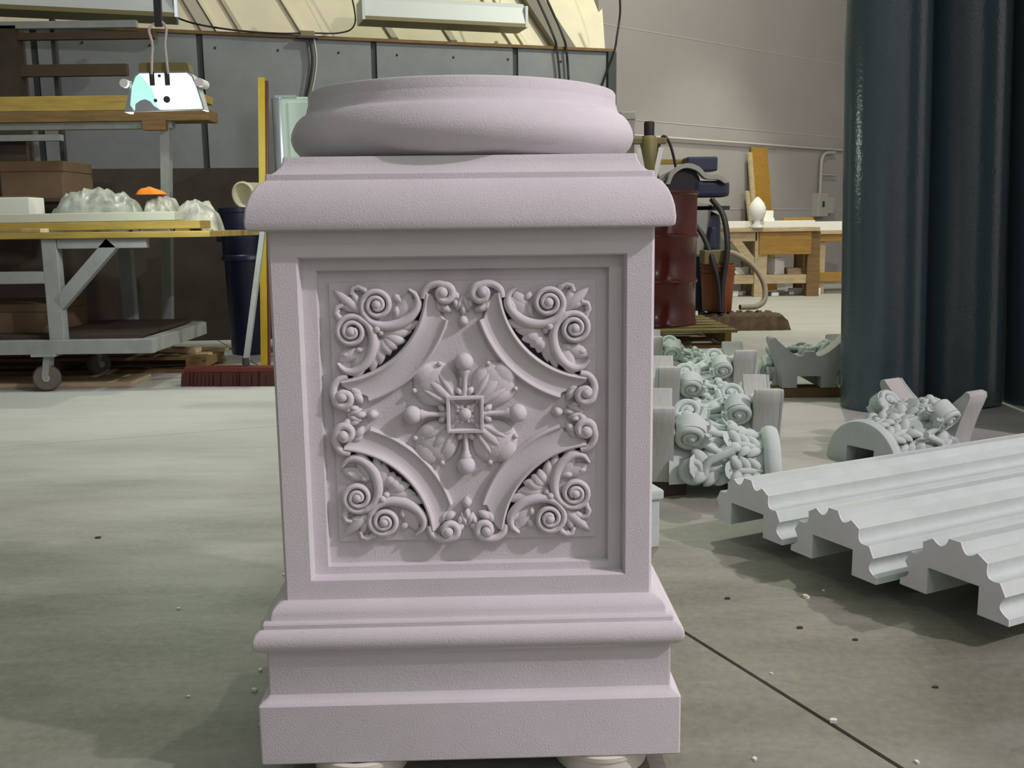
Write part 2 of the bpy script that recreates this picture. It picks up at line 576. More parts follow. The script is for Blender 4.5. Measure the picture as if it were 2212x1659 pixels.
# --- carved panel: coordinates are taken on a 1500-unit square, panel half-width S
S = 0.186
PZ = 0.503
PLY = -SH + D2 - .005                     # front of the plate


def pierced_plate():
    """plate with a curved slot behind each corner band"""
    base = MB().box((0, 0, 0), (0.376, 0.012, 0.378)).build('relief_panel', plaster, None, bevel=.0015)
    cut = []
    for fx in (1, -1):
        for fy in (1, -1):
            cx, cy = -S * fx, S * 0.99 * fy
            ring = []
            for R_, rng in ((.728, range(0, 19)), (.625, range(18, -1, -1))):
                for k in rng:
                    a = math.radians(9 + 72 * k / 18)
                    e = .035 * abs(k - 9) / 9 if R_ < .65 else 0
                    ring.append((cx + S * (R_ + e) * math.cos(a) * fx, cy - S * (R_ + e) * math.sin(a) * fy))
            cut.append(MB().prism(ring, (0, -.03, 0), (1, 0, 0), (0, 0, 1), (0, 1, 0), .06).build('cutter', plaster))
    for c in cut:
        md = base.modifiers.new('cut', 'BOOLEAN')
        md.operation = 'DIFFERENCE'
        md.solver = 'EXACT'
        md.object = c
    dg = bpy.context.evaluated_depsgraph_get()
    me = bpy.data.meshes.new_from_object(base.evaluated_get(dg))
    base.modifiers.clear()
    base.data = me
    me.shade_smooth()
    me.set_sharp_from_angle(angle=math.radians(30))
    for c in cut:
        bpy.data.objects.remove(c, do_unlink=True)
    return base


PANEL = pierced_plate()
PANEL.parent = PED
PANEL.location = (-.001, PLY + .006, PZ)
FR = -.006                                # plate front in panel space


def U(x, y):
    return ((x - 852) / 750 * S, (845 - y) / 742 * S)


def sweep2(mb, path, flip=(1, 1)):
    """path of (x, y, height, half width, half thickness) in panel metres -> rounded strap on the plate"""
    n = 12
    v, f = [], []
    for i, p in enumerate(path):
        a, b = path[max(i - 1, 0)], path[min(i + 1, len(path) - 1)]
        d = Vector((b[0] - a[0], b[1] - a[1]))
        d = d.normalized() if d.length > 1e-9 else Vector((1, 0))
        nn = Vector((-d.y, d.x))
        for k in range(n):
            t = 2 * PI * k / n
            q = nn * math.cos(t) * p[3]
            v.append(((p[0] + q.x) * flip[0], FR - p[2] - math.sin(t) * p[4], (p[1] + q.y) * flip[1]))
    for i in range(len(path) - 1):
        for k in range(n):
            k2 = (k + 1) % n
            f.append((i * n + k, i * n + k2, (i + 1) * n + k2, (i + 1) * n + k))
    f.append(tuple(range(n)))
    f.append(tuple((len(path) - 1) * n + k for k in range(n)))
    return mb.add(v, f)


def lobe(mb, p0, p1, wdt, hgt, h0=0.0, flip=(1, 1), bend=0.0, tipw=0.15, rise=0.0, n=10, m=10, peak=0.55):
    """leaf lobe: half ellipsoid from p0 to p1 lying on the plate"""
    p0, p1 = Vector(p0), Vector(p1)
    d = p1 - p0
    L = d.length
    d = d / L
    nn = Vector((-d.y, d.x))
    v, f = [], []
    for i in range(n + 1):
        s = i / n
        prof = (math.sin(PI * min(1, s / (2 * peak)) if s < peak else PI / 2 + PI / 2 * (s - peak) / (1 - peak)))
        prof = max(prof, 0.02) ** 0.75
        c = p0 + d * (s * L) + nn * bend * math.sin(PI * s * 0.5) * L
        for k in range(m):
            t = 2 * PI * k / m
            q = c + nn * math.cos(t) * wdt * prof
            v.append((q.x * flip[0], FR - h0 - rise * s - math.sin(t) * hgt * prof, q.y * flip[1]))
    for i in range(n):
        for k in range(m):
            k2 = (k + 1) % m
            f.append((i * m + k, i * m + k2, (i + 1) * m + k2, (i + 1) * m + k))
    f.append(tuple(range(m)))
    f.append(tuple(n * m + k for k in range(m)))
    return mb.add(v, f)


def pball(mb, c, r, h, flip=(1, 1), sc=(1, 1, 1)):
    return mb.ball((c[0] * flip[0], FR - h, c[1] * flip[1]), r, 16, 10, sc)


K = S / 750                               # one drawing unit in metres
STEP = 1.0
for fx in (1, -1):
    for fy in (1, -1):
        fl2 = (fx, fy)
        # concave band that cuts off the corner (roll lip outside, cove, roll lip inside)
        cx, cy = -S * 1.0, S * 0.99
        secs = [(.715, -.010), (.715, .008), (.722, .0115), (.733, .0128), (.744, .0120), (.751, .0095), (.760, .0075), (.795, .0055), (.84, .0050), (.880, .0062), (.895, .0075), (.902, .0098), (.914, .0105), (.925, .0090), (.930, .006), (.930, -.004)]
        v, f = [], []
        NA = 30
        for i in range(NA + 1):
            t = math.radians(5 + 80 * i / NA)
            for R_, h in secs:
                e = 0.0
                if R_ > .77:              # the inner edge stops short of the scrolls
                    t2 = math.radians(17 + 56 * i / NA)
                    tt = t + (t2 - t) * min(1, (R_ - .77) / .1)
                else:
                    tt = t
                v.append(((cx + S * R_ * math.cos(tt)) * fx, FR - h, (cy - S * R_ * math.sin(tt)) * fy))
        m = len(secs)
        for i in range(NA):
            for k in range(m - 1):
                f.append((i * m + k, i * m + k + 1, (i + 1) * m + k + 1, (i + 1) * m + k))
        f.append(tuple(range(m)))
        f.append(tuple(NA * m + k for k in range(m)))
        MB().add(v, f).build('arc_band', carve, PANEL, 50)

        # scroll at each end of the band, beside the middle of the panel's side
        for swap in (0, 1):
            def T(x, y):
                a, b = U(x, y)
                return (a, b) if not swap else (-b, -a)
            mb = MB()
            c = T(738, 152)
            pts = []
            ctrl = [(628, 185), (640, 140), (672, 112), (712, 103), (752, 112)]
            for i, q in enumerate(spline(ctrl, 5)):
                a = T(*q)
                pts.append((a[0], a[1], .006 + .004 * i / 20, K * (20 + i * .2), .0062))
            base_a = math.atan2(U(752, 112)[1] - U(738, 152)[1], U(752, 112)[0] - U(738, 152)[0])
            for i in range(1, 26):
                r = K * (43 + 22 * math.sin(PI * min(1, i / 14)) - i * 1.15)
                a = base_a - i * 2 * PI * 1.05 / 25
                x, y = U(738, 152)[0] + r * math.cos(a), U(738, 152)[1] + r * math.sin(a)
                if swap:
                    x, y = -y, -x
                pts.append((x, y, .010 + .00012 * i, K * (24 - i * .32), .0062))
            sweep2(mb, pts, fl2)
            pball(mb, c, K * 33, .0125, fl2)
            mb.build('end_scroll', carve, PANEL, 60)
            mb = MB()
            for p0, p1, wv, hv in (((700, 215), (790, 262), 26, .008), ((770, 140), (838, 195), 24, .009), ((800, 175), (822, 250), 20, .008), ((690, 190), (740, 265), 22, .006)):
                lobe(mb, T(*p0), T(*p1), K * wv, hv, .003, fl2)
            mb.build('scroll_leaf', carve, PANEL, 60)

        # two C-scrolls that spring from the corner palmette
        for swap in (0, 1):
            def T(x, y):
                a, b = U(x, y)
                return (a, b) if not swap else (-b, -a)
            mb = MB()
            ctrl = [(548, 132, .006, 8), (588, 168, .008, 17), (598, 218, .010, 24), (572, 268, .011, 26), (520, 312, .0115, 30), (455, 334, .012, 30), (385, 335, .012, 26), (325, 308, .012, 22), (288, 262, .012, 20)]
            pts = []
            for q in spline(ctrl, 6):
                a = T(q[0], q[1])
                pts.append((a[0], a[1], q[2] * .55, K * q[3], .0075))
            cc = U(366, 218)
            for i in range(0, 49):
                r = K * (88 - i * 1.38)
                a = math.radians(205) - i * 2 * PI * 1.95 / 48
                x, y = cc[0] + r * math.cos(a), cc[1] + r * math.sin(a)
                if swap:
                    x, y = -y, -x
                pts.append((x, y, .0066 + .00006 * i, K * (18 - i * .12), .0066))
            sweep2(mb, pts, fl2)
            pball(mb, T(366, 216), K * 30, .0105, fl2)
            mb.build('spiral_scroll', carve, PANEL, 60)
            mb = MB()
            for p0, p1, wv, hv, bd in (((452, 300), (600, 205), 46, .0055, .1), ((470, 285), (548, 140), 40, .005, -.1), ((470, 300), (478, 222), 20, .008, 0), ((505, 215), (480, 150), 22, .006, .2), ((540, 300), (622, 198), 24, .0085, .15)):
                lobe(mb, T(*p0), T(*p1), K * wv, hv, .002, fl2, bd)
            mb.build('scroll_cup_leaf', carve, PANEL, 60)

        # corner palmette
        mb = MB()
        lobe(mb, U(290, 275), U(122, 128), K * 34, .009, .002, fl2, 0, peak=.4)
        lobe(mb, U(250, 255), U(150, 225), K * 22, .007, .002, fl2, -.1)
        lobe(mb, U(272, 235), U(238, 128), K * 22, .007, .002, fl2, .1)
        for a, b in ((138, 250), (150, 288)):
            pball(mb, U(a, b), K * 20, .004, fl2)
        for a, b in ((258, 118), (296, 132)):
            pball(mb, U(a, b), K * 20, .004, fl2)
        sweep2(mb, [(*U(150, 285), .005, K * 15, .005), (*U(132, 258), .005, K * 16, .005), (*U(142, 226), .005, K * 16, .005), (*U(178, 216), .004, K * 14, .005)], fl2)
        sweep2(mb, [(*U(292, 130), .005, K * 15, .005), (*U(264, 113), .005, K * 16, .005), (*U(232, 122), .005, K * 16, .005), (*U(222, 158), .004, K * 14, .005)], fl2)
        mb.build('corner_palmette', carve, PANEL, 60)

        # lobed leaf in the bay between the scrolls and the band
        mb = MB()
        for p0, p1, wv, hv in (((365, 350), (400, 395), 22, .012), ((370, 380), (556, 372), 40, .008), ((385, 395), (520, 428), 40, .0105), ((390, 400), (470, 470), 44, .011),
                               ((385, 405), (428, 505), 40, .0105), ((365, 400), (370, 560), 40, .008), ((350, 430), (322, 600), 34, .006), ((430, 365), (610, 320), 34, .006)):
            lobe(mb, U(*p0), U(*p1), K * wv, hv, .001, fl2)
        pball(mb, U(362, 352), K * 22, .010, fl2)
        mb.build('lobed_leaf', carve, PANEL, 60)

# bead drops at the middle of the four sides
for ang in range(4):
    mb = MB()
    rot = Matrix.Rotation(ang * PI / 2, 2)

    def TT(x, y):
        return tuple(rot @ Vector(U(x, y)))
    lobe(mb, TT(852, 275), TT(852, 352), K * 30, .011, .002)
    lobe(mb, TT(852, 170), TT(815, 262), K * 20, .009, .002)
    lobe(mb, TT(852, 170), TT(889, 262), K * 20, .009, .002)
    lobe(mb, TT(852, 205), TT(852, 290), K * 20, .010, .002)
    mb.build('bead_drop', carve, PANEL, 60)

# rosette
for ang in range(4):
    rot = Matrix.Rotation(ang * PI / 2, 2)

    def TT(x, y):
        return tuple(rot @ Vector(U(x, y)))
    mb = MB()
    lobe(mb, TT(805, 800), TT(578, 571), K * 132, .0125, .000, peak=.60)
    for p0, p1, wv, hv, h0 in (((800, 770), (712, 548), 58, .011, .001), ((775, 790), (556, 706), 58, .011, .001), ((700, 700), (568, 562), 74, .0065, .005), ((800, 790), (640, 640), 34, .008, .0075), ((770, 740), (650, 590), 30, .007, .0055), ((748, 765), (600, 650), 30, .007, .0055),
                               ((800, 760), (700, 600), 22, .006, .0085), ((770, 790), (610, 700), 22, .006, .0085)):
        lobe(mb, TT(*p0), TT(*p1), K * wv, hv, h0)
    pball(mb, TT(712, 556), K * 15, .007)
    pball(mb, TT(562, 708), K * 15, .007)
    mb.build('rosette_petal', carve, PANEL, 60)
    mb = MB()
    sweep2(mb, [(*TT(852, 745), .007, K * 22, .006), (*TT(852, 690), .008, K * 15, .006), (*TT(852, 640), .009, K * 17, .006), (*TT(852, 612), .010, K * 25, .007), (*TT(852, 600), .010, K * 34, .008), (*TT(852, 588), .010, K * 30, .008)])
    pball(mb, TT(852, 545), K * 54, .011)
    for s_ in (-1, 1):
        lobe(mb, TT(852 + 10 * s_, 740), TT(852 + 52 * s_, 690), K * 20, .009, .006)
    mb.build('rosette_bud', carve, PANEL, 60)
mb = MB()
q = K * 108
prof = [(1.0, .004), (1.0, .0165), (.97, .0185), (.90, .019), (.84, .0185), (.79, .0165), (.77, .006)]
v, f = [], []
for s_, h in prof:
    for a, b in ((-1, -1), (1, -1), (1, 1), (-1, 1)):
        v.append((a * q * s_, FR - h, b * q * s_))
for i in range(len(prof) - 1):
    for k in range(4):
        f.append((i * 4 + k, i * 4 + (k + 1) % 4, (i + 1) * 4 + (k + 1) % 4, (i + 1) * 4 + k))
f.append(tuple(range(24, 28)))
f.append((3, 2, 1, 0))
mb.add(v, f).build('rosette_square', carve, PANEL, 40)
mb = MB()
pball(mb, (0, 0), K * 38, .013)
for a in range(4):
    for b in (-.35, 0, .35):
        t = PI / 4 + a * PI / 2 + b
        lobe(mb, (K * 20 * math.cos(t), K * 20 * math.sin(t)), (K * (88 - abs(b) * 60) * math.cos(t), K * (88 - abs(b) * 60) * math.sin(t)), K * 18, .008, .006)
mb.build('rosette_centre', carve, PANEL, 60)

# tubs the pedestal stands on
for x, y, lab in ((0.128, 1.398, 'shallow white plastic tub under the right front of the pedestal'), (-0.235, 1.385, 'shallow white plastic tub under the left front of the pedestal'),
                  (0.12, 1.83, 'shallow white plastic tub under the right back of the pedestal'), (-0.26, 1.82, 'shallow white plastic tub under the left back of the pedestal')):
    t = thing('plastic_tub', lab, 'tub', (x, y, 0), 0, 'tubs under the pedestal')
    MB().lathe([(.066, 0), (.070, .004), (.071, .026), (.066, .026), (.063, .006), (.0, .005)], 32, cap=False).build('bowl', tubw, t, 40)
    MB().lathe([(.066, .026), (.073, .026), (.0735, .033), (.071, .0348), (.066, .0348), (.0645, .031), (.066, .026)], 32, cap=False).build('rim', tubw, t, 40)

# ------------------------------------------------------------------ fluted half-column pieces
FA = math.radians(26.5)
fd = Vector((math.cos(FA), math.sin(FA), 0))
fe = Vector((math.sin(FA), -math.cos(FA), 0))      # across, towards the camera right


def flute_profile():
    R_ = 0.128
    out = []
    n = 6
    seg = 180 / n
    # ridges (fillets) and scooped flutes round the half circle; starts at the right foot
    for i in range(n + 1):
        a = i * seg
        if i == 0:
            rng = (0, 6)
        elif i == n:
            rng = (a - 6, a)
        else:
            rng = (a - 6, a + 6)
        out.append(('r', rng))
    pts = []
    for i, (k, (a, b)) in enumerate(out):
        for t in (a, b):
            pts.append((R_ * math.cos(math.radians(t)), R_ * 1.03 * math.sin(math.radians(t))))
        if i < n:
            a1, b1 = b, out[i + 1][1][0]
            for j in range(1, 8):
                t = a1 + (b1 - a1) * j / 8
                r = R_ - 0.0175 * math.sin(PI * j / 8) ** .8
                pts.append((r * math.cos(math.radians(t)), r * 1.03 * math.sin(math.radians(t))))
    # back: flat feet and the square channel
    pts += [(-.060, 0), (-.060, .057), (.060, .057), (.060, 0)]
    return pts


FP = flute_profile()


def fluted(x, y, length, lab):
    t = thing('fluted_column_half', lab, 'column', (x, y, 0.05), FA, 'fluted half columns on the floor')
    # local x runs along the piece, local -y is the right-hand side seen from the near end
    MB().prism(FP, (0.004, 0, 0), (0, -1, 0), (0, 0, 1), (1, 0, 0), length).build('fluted_body', castw, t, 28)
    MB().prism(FP, (0, 0, 0), (0, -1, 0), (0, 0, 1), (1, 0, 0), 0.004).build('cut_end', castend, t)
    return t


fluted(.575, 2.337, 1.5, 'fluted white half column farthest from the pedestal front, next to capitals')
fluted(.700, 2.075, 1.5, 'fluted white half column lying in the middle of the three')
fluted(.866, 1.852, 1.5, 'fluted white half column lying nearest the camera at right')
for i, (s_, lab) in enumerate(((0.30, 'dark board lying across under the near ends of the fluted columns'), (1.15, 'dark board lying across under the far ends of the fluted columns'))):
    a = Vector((.575, 2.337, .025)) + fd * s_ - fe * .12
    b = Vector((.866, 1.852, .025)) + fd * (s_ + .02) + fe * .14
    tag(MB().bar(a, b, .085, .048).build('support_board', darkwood), lab, 'board', 'boards under the fluted columns')

# ------------------------------------------------------------------ half capitals


def acanthus(mb, x0, ang, r0, length, wdt, curl, r1):
    """leaf that hugs the bell and curls outward at its tip; bell axis is local x"""
    n, m = 14, 10
    top, bot = [], []
    for i in range(n + 1):
        s = i / n
        x = x0 + length * min(s, .86) / .86 * (1 if s < .86 else 1 - (s - .86) * .55)
        r = r0 + (r1 - r0) * s + curl * max(0, s - .45) ** 1.6 * 4.2
        wv = wdt * (.62 + .38 * math.sin(PI * s * .9)) * (1 if s < .72 else max(.18, 1 - ((s - .72) / .28) ** 2 * .85)) * (1 + .13 * math.sin(s * 21))
        for k in range(m + 1):
            t = -1 + 2 * k / m
            a = ang + t * wv / max(r, .05)
            rr = r + .010 * (1 - t * t) + .004 * math.cos(t * PI * 3) + (-.004 * abs(t))
            top.append((x, rr * math.cos(a), rr * math.sin(a)))
            rb = r - .016
            bot.append((x, rb * math.cos(a), rb * math.sin(a)))
    N = len(top)
    f = []
    for i in range(n):
        for k in range(m):
            a = i * (m + 1) + k
            f.append((a, a + 1, a + m + 2, a + m + 1))
            f.append((N + a + m + 1, N + a + m + 2, N + a + 1, N + a))
    for i in range(n):
        for k in (0, m):
            a = i * (m + 1) + k
            f.append((a, a + m + 1, N + a + m + 1, N + a))
    for k in range(m):
        f.append((k, k + 1, N + k + 1, N + k))
        a = n * (m + 1) + k
        f.append((a, a + 1, N + a + 1, N + a))
    return mb.add(top + bot, f)


def halfring(prof, n=28):
    """half-round solid about local x with a square channel cut along its flat back"""
    mb = MB()
    v, f = [], []
    m = n + 1
    for r, x in prof:
        for k in range(m):
            a = PI * k / n
            v.append((x, r * math.cos(a), r * math.sin(a)))
        for yy, zz in ((-.055, 0), (-.055, .055), (.055, .055), (.055, 0)):
            v.append((x, yy, zz))
    M = m + 4
    for i in range(len(prof) - 1):
        for k in range(M):
            k2 = (k + 1) % M
            f.append((i * M + k, i * M + k2, (i + 1) * M + k2, (i + 1) * M + k))
    f.append(tuple(range(M - 1, -1, -1)))
    f.append(tuple((len(prof) - 1) * M + k for k in range(M)))
    return mb.add(v, f)


def spiral_pts(c, ex, ey, r_out, r_in, turns, a0, n=40, lift=None):
    c, ex, ey = Vector(c), Vector(ex), Vector(ey)
    out = []
    for i in range(n + 1):
        s = i / n
        r = r_out + (r_in - r_out) * s
        a = a0 + turns * 2 * PI * s
        p = c + ex * r * math.cos(a) + ey * r * math.sin(a)
        if lift is not None:
            p = p + Vector(lift) * s
        out.append(p)
    return out


def make_capital():
    t = thing('column_capital', 'capital', 'capital', group='white half capitals on the floor')
    halfring([(.132, .0), (.142, .003), (.148, .014), (.148, .030), (.142, .042), (.130, .048), (.120, .050)]).build('neck_ring', castw, t, 40)
    halfring([(.114, .048), (.112, .09), (.116, .17), (.124, .24), (.138, .29), (.150, .325)]).build('bell', castw, t, 40)

    def petal3(mb, p0, p1, wv, wd_, nd, th, bow=0.0, n=8, m=8):
        """pointed rounded lobe from p0 to p1; wd_ its width direction, nd its outward direction"""
        p0, p1, wd_, nd = Vector(p0), Vector(p1), Vector(wd_).normalized(), Vector(nd).normalized()
        v, f = [], []
        for i in range(n + 1):
            q = i / n
            pr = max(.0, math.sin(PI * min(1, max(0, q)) ** .8)) ** .55 + .02
            c = p0.lerp(p1, q) + nd * bow * math.sin(PI * q)
            for k in range(m):
                b = 2 * PI * k / m
                v.append(c + wd_ * math.cos(b) * wv * pr + nd * math.sin(b) * th * pr)
        for i in range(n):
            for k in range(m):
                k2 = (k + 1) % m
                f.append((i * m + k, i * m + k2, (i + 1) * m + k2, (i + 1) * m + k))
        f.append(tuple(range(m)))
        f.append(tuple(n * m + k for k in range(m)))
        return mb.add(v, f)

    def leaf(x0, a, r0, length, wdt, curl, r1, jit=0.0):
        er, et = Vector((0, math.cos(a), math.sin(a))), Vector((0, -math.sin(a), math.cos(a)))
        ex = Vector((1, 0, 0))

        def P(x, r, q=0.0):
            return ex * (x0 + length * x) + er * (r - q * q / (2 * r0)) + et * q
        mb = acanthus(MB(), x0, a, r0, length * .9, wdt * .8, curl * .5, r1)
        petal3(mb, P(0, r0 - .004), P(.90, r1 + .010), wdt * .34, et, er, .014, .004)
        petal3(mb, P(.66, r1 - .004), P(.94 + jit, r1 + curl * 1.5), wdt * .80, et, er + ex * .8, .019, .012)
        for sd in (-1, 1):
            petal3(mb, P(.52, r1 - .004, sd * wdt * .1), P(.88, r1 + curl * .95, sd * wdt * 1.10), wdt * .46, et + ex * sd * -.5, er, .016, .010)
            petal3(mb, P(.28, r0, sd * wdt * .05), P(.64, r1 + curl * .35, sd * wdt * 1.22), wdt * .42, et + ex * sd * -.7, er, .014, .008)
            petal3(mb, P(.02, r0 - .004, sd * wdt * .05), P(.42, r0 + .014, sd * wdt * 1.12), wdt * .40, et + ex * sd * -.7, er, .013, .006)
        return mb.build('acanthus_leaf', castw, t, 60)
    for k in range(5):
        leaf(.052, PI * (k + .5) / 5, .116, .115, .034, .026, .128, .04 * (k % 2))
    for a_ in (.36, 1.02, PI / 2, PI - 1.02, PI - .36):
        k = int(a_ * 10)
        leaf(.130, a_, .120, .150, .044, .036, .138, -.05 * (k % 2))
    # corner volutes: a thick scroll under each horn
    for sy in (-1, 1):
      for hy, hz, hr, sr in ((.60, .80, .196, .050), (.95, .34, .150, .038)):
        hd = Vector((0, sy * hy, hz)).normalized()
        sd = Vector((1, 0, 0)).cross(hd)
        c = Vector((.262, 0, 0)) + hd * hr
        if hr < .18:                      # low scroll at the cut side, facing outward
            hd, sd, c = Vector((0, 0, 1)), Vector((0, -1, 0)), Vector((.258, sy * .128, .046))
        mb = MB()
        for s2 in (-1, 1):
            sp = spiral_pts(c + sd * .024 * s2, Vector((1, 0, 0)), hd, sr, .010, 2.1, math.radians(150), 48, sd * .006 * s2)
            st = [Vector((.13, 0, 0)) + hd * .122 + sd * .046 * s2, Vector((.18, 0, 0)) + hd * (hr - .056) + sd * .036 * s2, Vector((.225, 0, 0)) + hd * (hr - .024) + sd * .028 * s2]
            if hr < .18:
                st = [c + Vector((-.12, 0, .06)) + sd * .02 * s2, c + Vector((-.085, 0, .045)) + sd * .022 * s2, c + Vector((-.05, 0, .03)) + sd * .024 * s2]
            mb.tube(st + sp[1:], [.012] * 3 + [.0125 - .0055 * i / 47 for i in range(48)], 8)
            mb.ball(c + sd * .030 * s2, .014, 10, 7)
        n = 24
        ring = []
        for q in (-1, 1):
            for k in range(n):
                a = 2 * PI * k / n
                ring.append(c + sd * .022 * q + Vector((1, 0, 0)) * (sr - .004) * math.cos(a) + hd * (sr - .004) * math.sin(a))
        mb.add(ring, [tuple(range(n)), tuple(range(2 * n - 1, n - 1, -1))] + [(k, (k + 1) % n, n + (k + 1) % n, n + k) for k in range(n)])
        mb.build('volute', castw, t, 50)
    # small inner helices
    for sy in (-1, 1):
        c = Vector((.272, sy * .040, .168))
        mb = MB()
        mb.tube(spiral_pts(c, (1, 0, 0), (0, sy, 0), .030, .006, 1.6, 2.6, 26, (0, 0, .010)), [.010 - .004 * i / 26 for i in range(27)], 7)
        mb.ball(c + Vector((0, 0, .010)), .010, 8, 6)
        mb.build('helix', castw, t, 60)
    # abacus: thick slab with concave sides and blunt horns
    half = [(0, .172), (.024, .170), (.032, .150)]
    half += [(.052, .150), (.082, .165), (.115, .190), (.146, .219), (.162, .237), (.178, .232), (.181, .217), (.170, .186), (.154, .146), (.140, .10), (.128, .055), (.124, 0)]
    full = [(-a, b) for a, b in reversed(half[1:])] + half
    full += [(.055, 0), (.055, .055), (-.055, .055), (-.055, 0)]
    MB().prism(full, (.312, 0, 0), (0, 1, 0), (0, 0, 1), (1, 0, 0), .088).build('abacus', sanded, t, 30, bevel=.004)
    MB().prism([(a * .985, b * .985 + .001) for a, b in full], (.400, 0, 0), (0, 1, 0), (0, 0, 1), (1, 0, 0), .010).build('abacus_face', greyback, t, 30, bevel=.002)
    mb = MB()
    for k in range(6):
        a = k * PI / 3
        mb.ball((.352 + .024 * math.cos(a), .024 * math.sin(a), .172), .018, 8, 6)
    mb.ball((.352, 0, .184), .017, 8, 6)
    mb.build('flower', castw, t, 60)
    return t


cap0 = make_capital()
# (x, y of the neck end, z, heading of the axis from neck to abacus in degrees, label)
caps = [
    (0.80, 2.90, 0.045, 172, 'white acanthus half capital nearest the pedestal, its ring neck pointing right'),
    (0.545, 3.54, 0.0, -6, 'white half capital with its flat abacus end turned right, second row behind'),
    (1.00, 4.04, 0.0, 176, 'white half capital lying in the third row, abacus end by the pedestal'),
    (0.70, 4.56, 0.0, -2, 'white half capital left of the one whose grey face shows, abacus to the right'),
    (1.10, 5.10, 0.0, 174, 'white half capital at the back left of the capitals, near the pallet'),
    (1.375, 4.87, 0.045, -91, 'white half capital turned to show its grey butterfly-shaped abacus face'),
    (2.00, 4.78, 0.0, 176, 'white half capital half hidden behind the leftmost grey tube'),
    (1.16, 3.20, 0.0, 31, 'white half capital before the grey tubes, round notched neck facing the camera'),
]
for i, (x, y, z, h, lab) in enumerate(caps):
    c = cap0 if i == 0 else copy_tree(cap0)
    c.location = (x, y, z)
    c.rotation_euler = (0, 0, math.radians(h))
    c['label'] = lab
tag(MB().box((1.40, 4.52, .022), (.46, .10, .044)).build('support_board', brownwood, bevel=.003), 'brown board under the butterfly-shaped capital face', 'board')
tag(MB().box((.44, 2.95, .022), (.09, .24, .044), rz=.3).build('support_board', darkwood, bevel=.003), 'dark board under the capital nearest the pedestal', 'board')
tag(MB().box((.74, 2.92, .022), (.09, .24, .044), rz=.3).build('support_board', darkwood, bevel=.003), 'dark board under the ring neck of the nearest capital', 'board')
# white block stub beside the pedestal
t = thing('moulding_block', 'white moulded block standing on the floor just behind the pedestal base', 'block', (.298, 2.40, 0), .3)
MB().span((-.055, -.05, 0), (.055, .05, .125)).build('body', castw, t, bevel=.005)
MB().span((-.063, -.058, .125), (.063, .058, .150)).build('cap', castw, t, bevel=.006)

# ------------------------------------------------------------------ grey tubes
for (x, y, r, lean, lab) in ((1.615, 4.22, .172, .030, 'tall grey tube standing leftmost of the three beside the capitals'), (1.985, 4.30, .177, .037, 'tall grey tube standing in the middle of the three'),
                       (2.36, 4.30, .177, .043, 'tall grey tube standing rightmost at the edge of the picture'),
                             (2.32, 3.42, .177, .02, 'tall grey tube added out of view to shade the others, left of the nearer row'),  # unseen nearer row, added to shade the visible tubes from the front right lamp
                             (2.69, 3.40, .177, .02, 'tall grey tube added out of view to shade the others, middle of the nearer row'), (3.06, 3.38, .177, .02, 'tall grey tube added out of view to shade the others, right of the nearer row')):
    t = thing('column_tube', lab, 'tube', (x, y, r * lean), 0, 'tall grey tubes')
    t.rotation_euler = (0, -lean, 0)
    MB().lathe([(r - .012, 0), (r, .0), (r, 3.2), (r - .012, 3.2)], 64, cap=False).build('shell', tube_m, t, 40)
    MB().lathe([(r - .012, 3.2), (r - .012, 0)], 64, cap=False).build('inner_wall', darksteel, t, 40)

# ------------------------------------------------------------------ right background: drum, compressor, bench
t = thing('pallet', 'worn wooden pallet under the dark red drum', 'pallet', (.93, 6.83, 0), .03)
for k in range(6):
    MB().span((-.52, -.52 + k * .185, .098), (.52, -.52 + k * .185 + .12, .118)).build('deck_board', palletwood, t)
for x in (-.48, 0, .44):
    MB().span((x, -.52, .018), (x + .04, .525, .098)).build('stringer', brownwood, t)
for k in range(3):
    MB().span((-.52, -.52 + k * .46, 0), (.52, -.52 + k * .46 + .1, .018)).build('bottom_board', brownwood, t)

t = thing('steel_drum', 'glossy dark red steel drum standing on the wooden pallet', 'drum', (.985, 6.78, .118))
R_ = .292
prof = [(R_ - .02, .012), (R_ - .008, 0), (R_, .003), (R_, .022), (R_ - .006, .028)]
for zc in (.30, .60):
    prof += [(R_ - .006, zc - .022), (R_ + .004, zc - .010), (R_ + .008, zc), (R_ + .004, zc + .010), (R_ - .006, zc + .022)]
prof += [(R_ - .006, .872)]
MB().lathe(prof, 64, cap=False).build('body', drum_m, t, 50)
MB().lathe([(R_ - .006, .872), (R_ + .001, .878), (R_ + .002, .890), (R_ - .004, .896), (R_ - .012, .890), (R_ - .014, .880)], 64, cap=False).build('top_chime', drum_m, t, 50)
mb = MB().lathe([(R_ - .012, .874), (R_ - .014, .882), (0, .882)], 48, cap=False)
mb.build('lid', drum_m, t, 40)
MB().lathe([(.03, .882), (.03, .892), (.022, .896), (0, .896)], 16, c=(.16, -.1, 0), cap=False).build('bung', greyp, t, 40)

t = thing('air_compressor', 'blue air compressor with belt guard and black hoses behind the red drum', 'compressor', (1.40, 7.85, 0))
MB().lathe([(.0, .10), (.10, .105), (.175, .14), (.185, .20), (.185, .80), (.175, .86), (.10, .90), (0, .905)], 32, c=(.10, .12, 0), cap=False).build('tank', bluem, t, 50)
for a in range(3):
    MB().bar((.10 + .15 * math.cos(a * 2.1 + .6), .12 + .15 * math.sin(a * 2.1 + .6), .14), (.10 + .2 * math.cos(a * 2.1 + .6), .12 + .2 * math.sin(a * 2.1 + .6), 0), .05, .02).build('leg', bluem, t)
MB().span((-.12, -.15, .90), (.30, .30, .93)).build('mount_plate', bluem, t)
mb = MB().lathe([(.0, -.09), (.125, -.088), (.135, -.07), (.135, .07), (.125, .088), (0, .09)], 28, c=(-.05, .0, 1.10), axis='Y', cap=False)
mb.build('flywheel', rubber, t, 40)
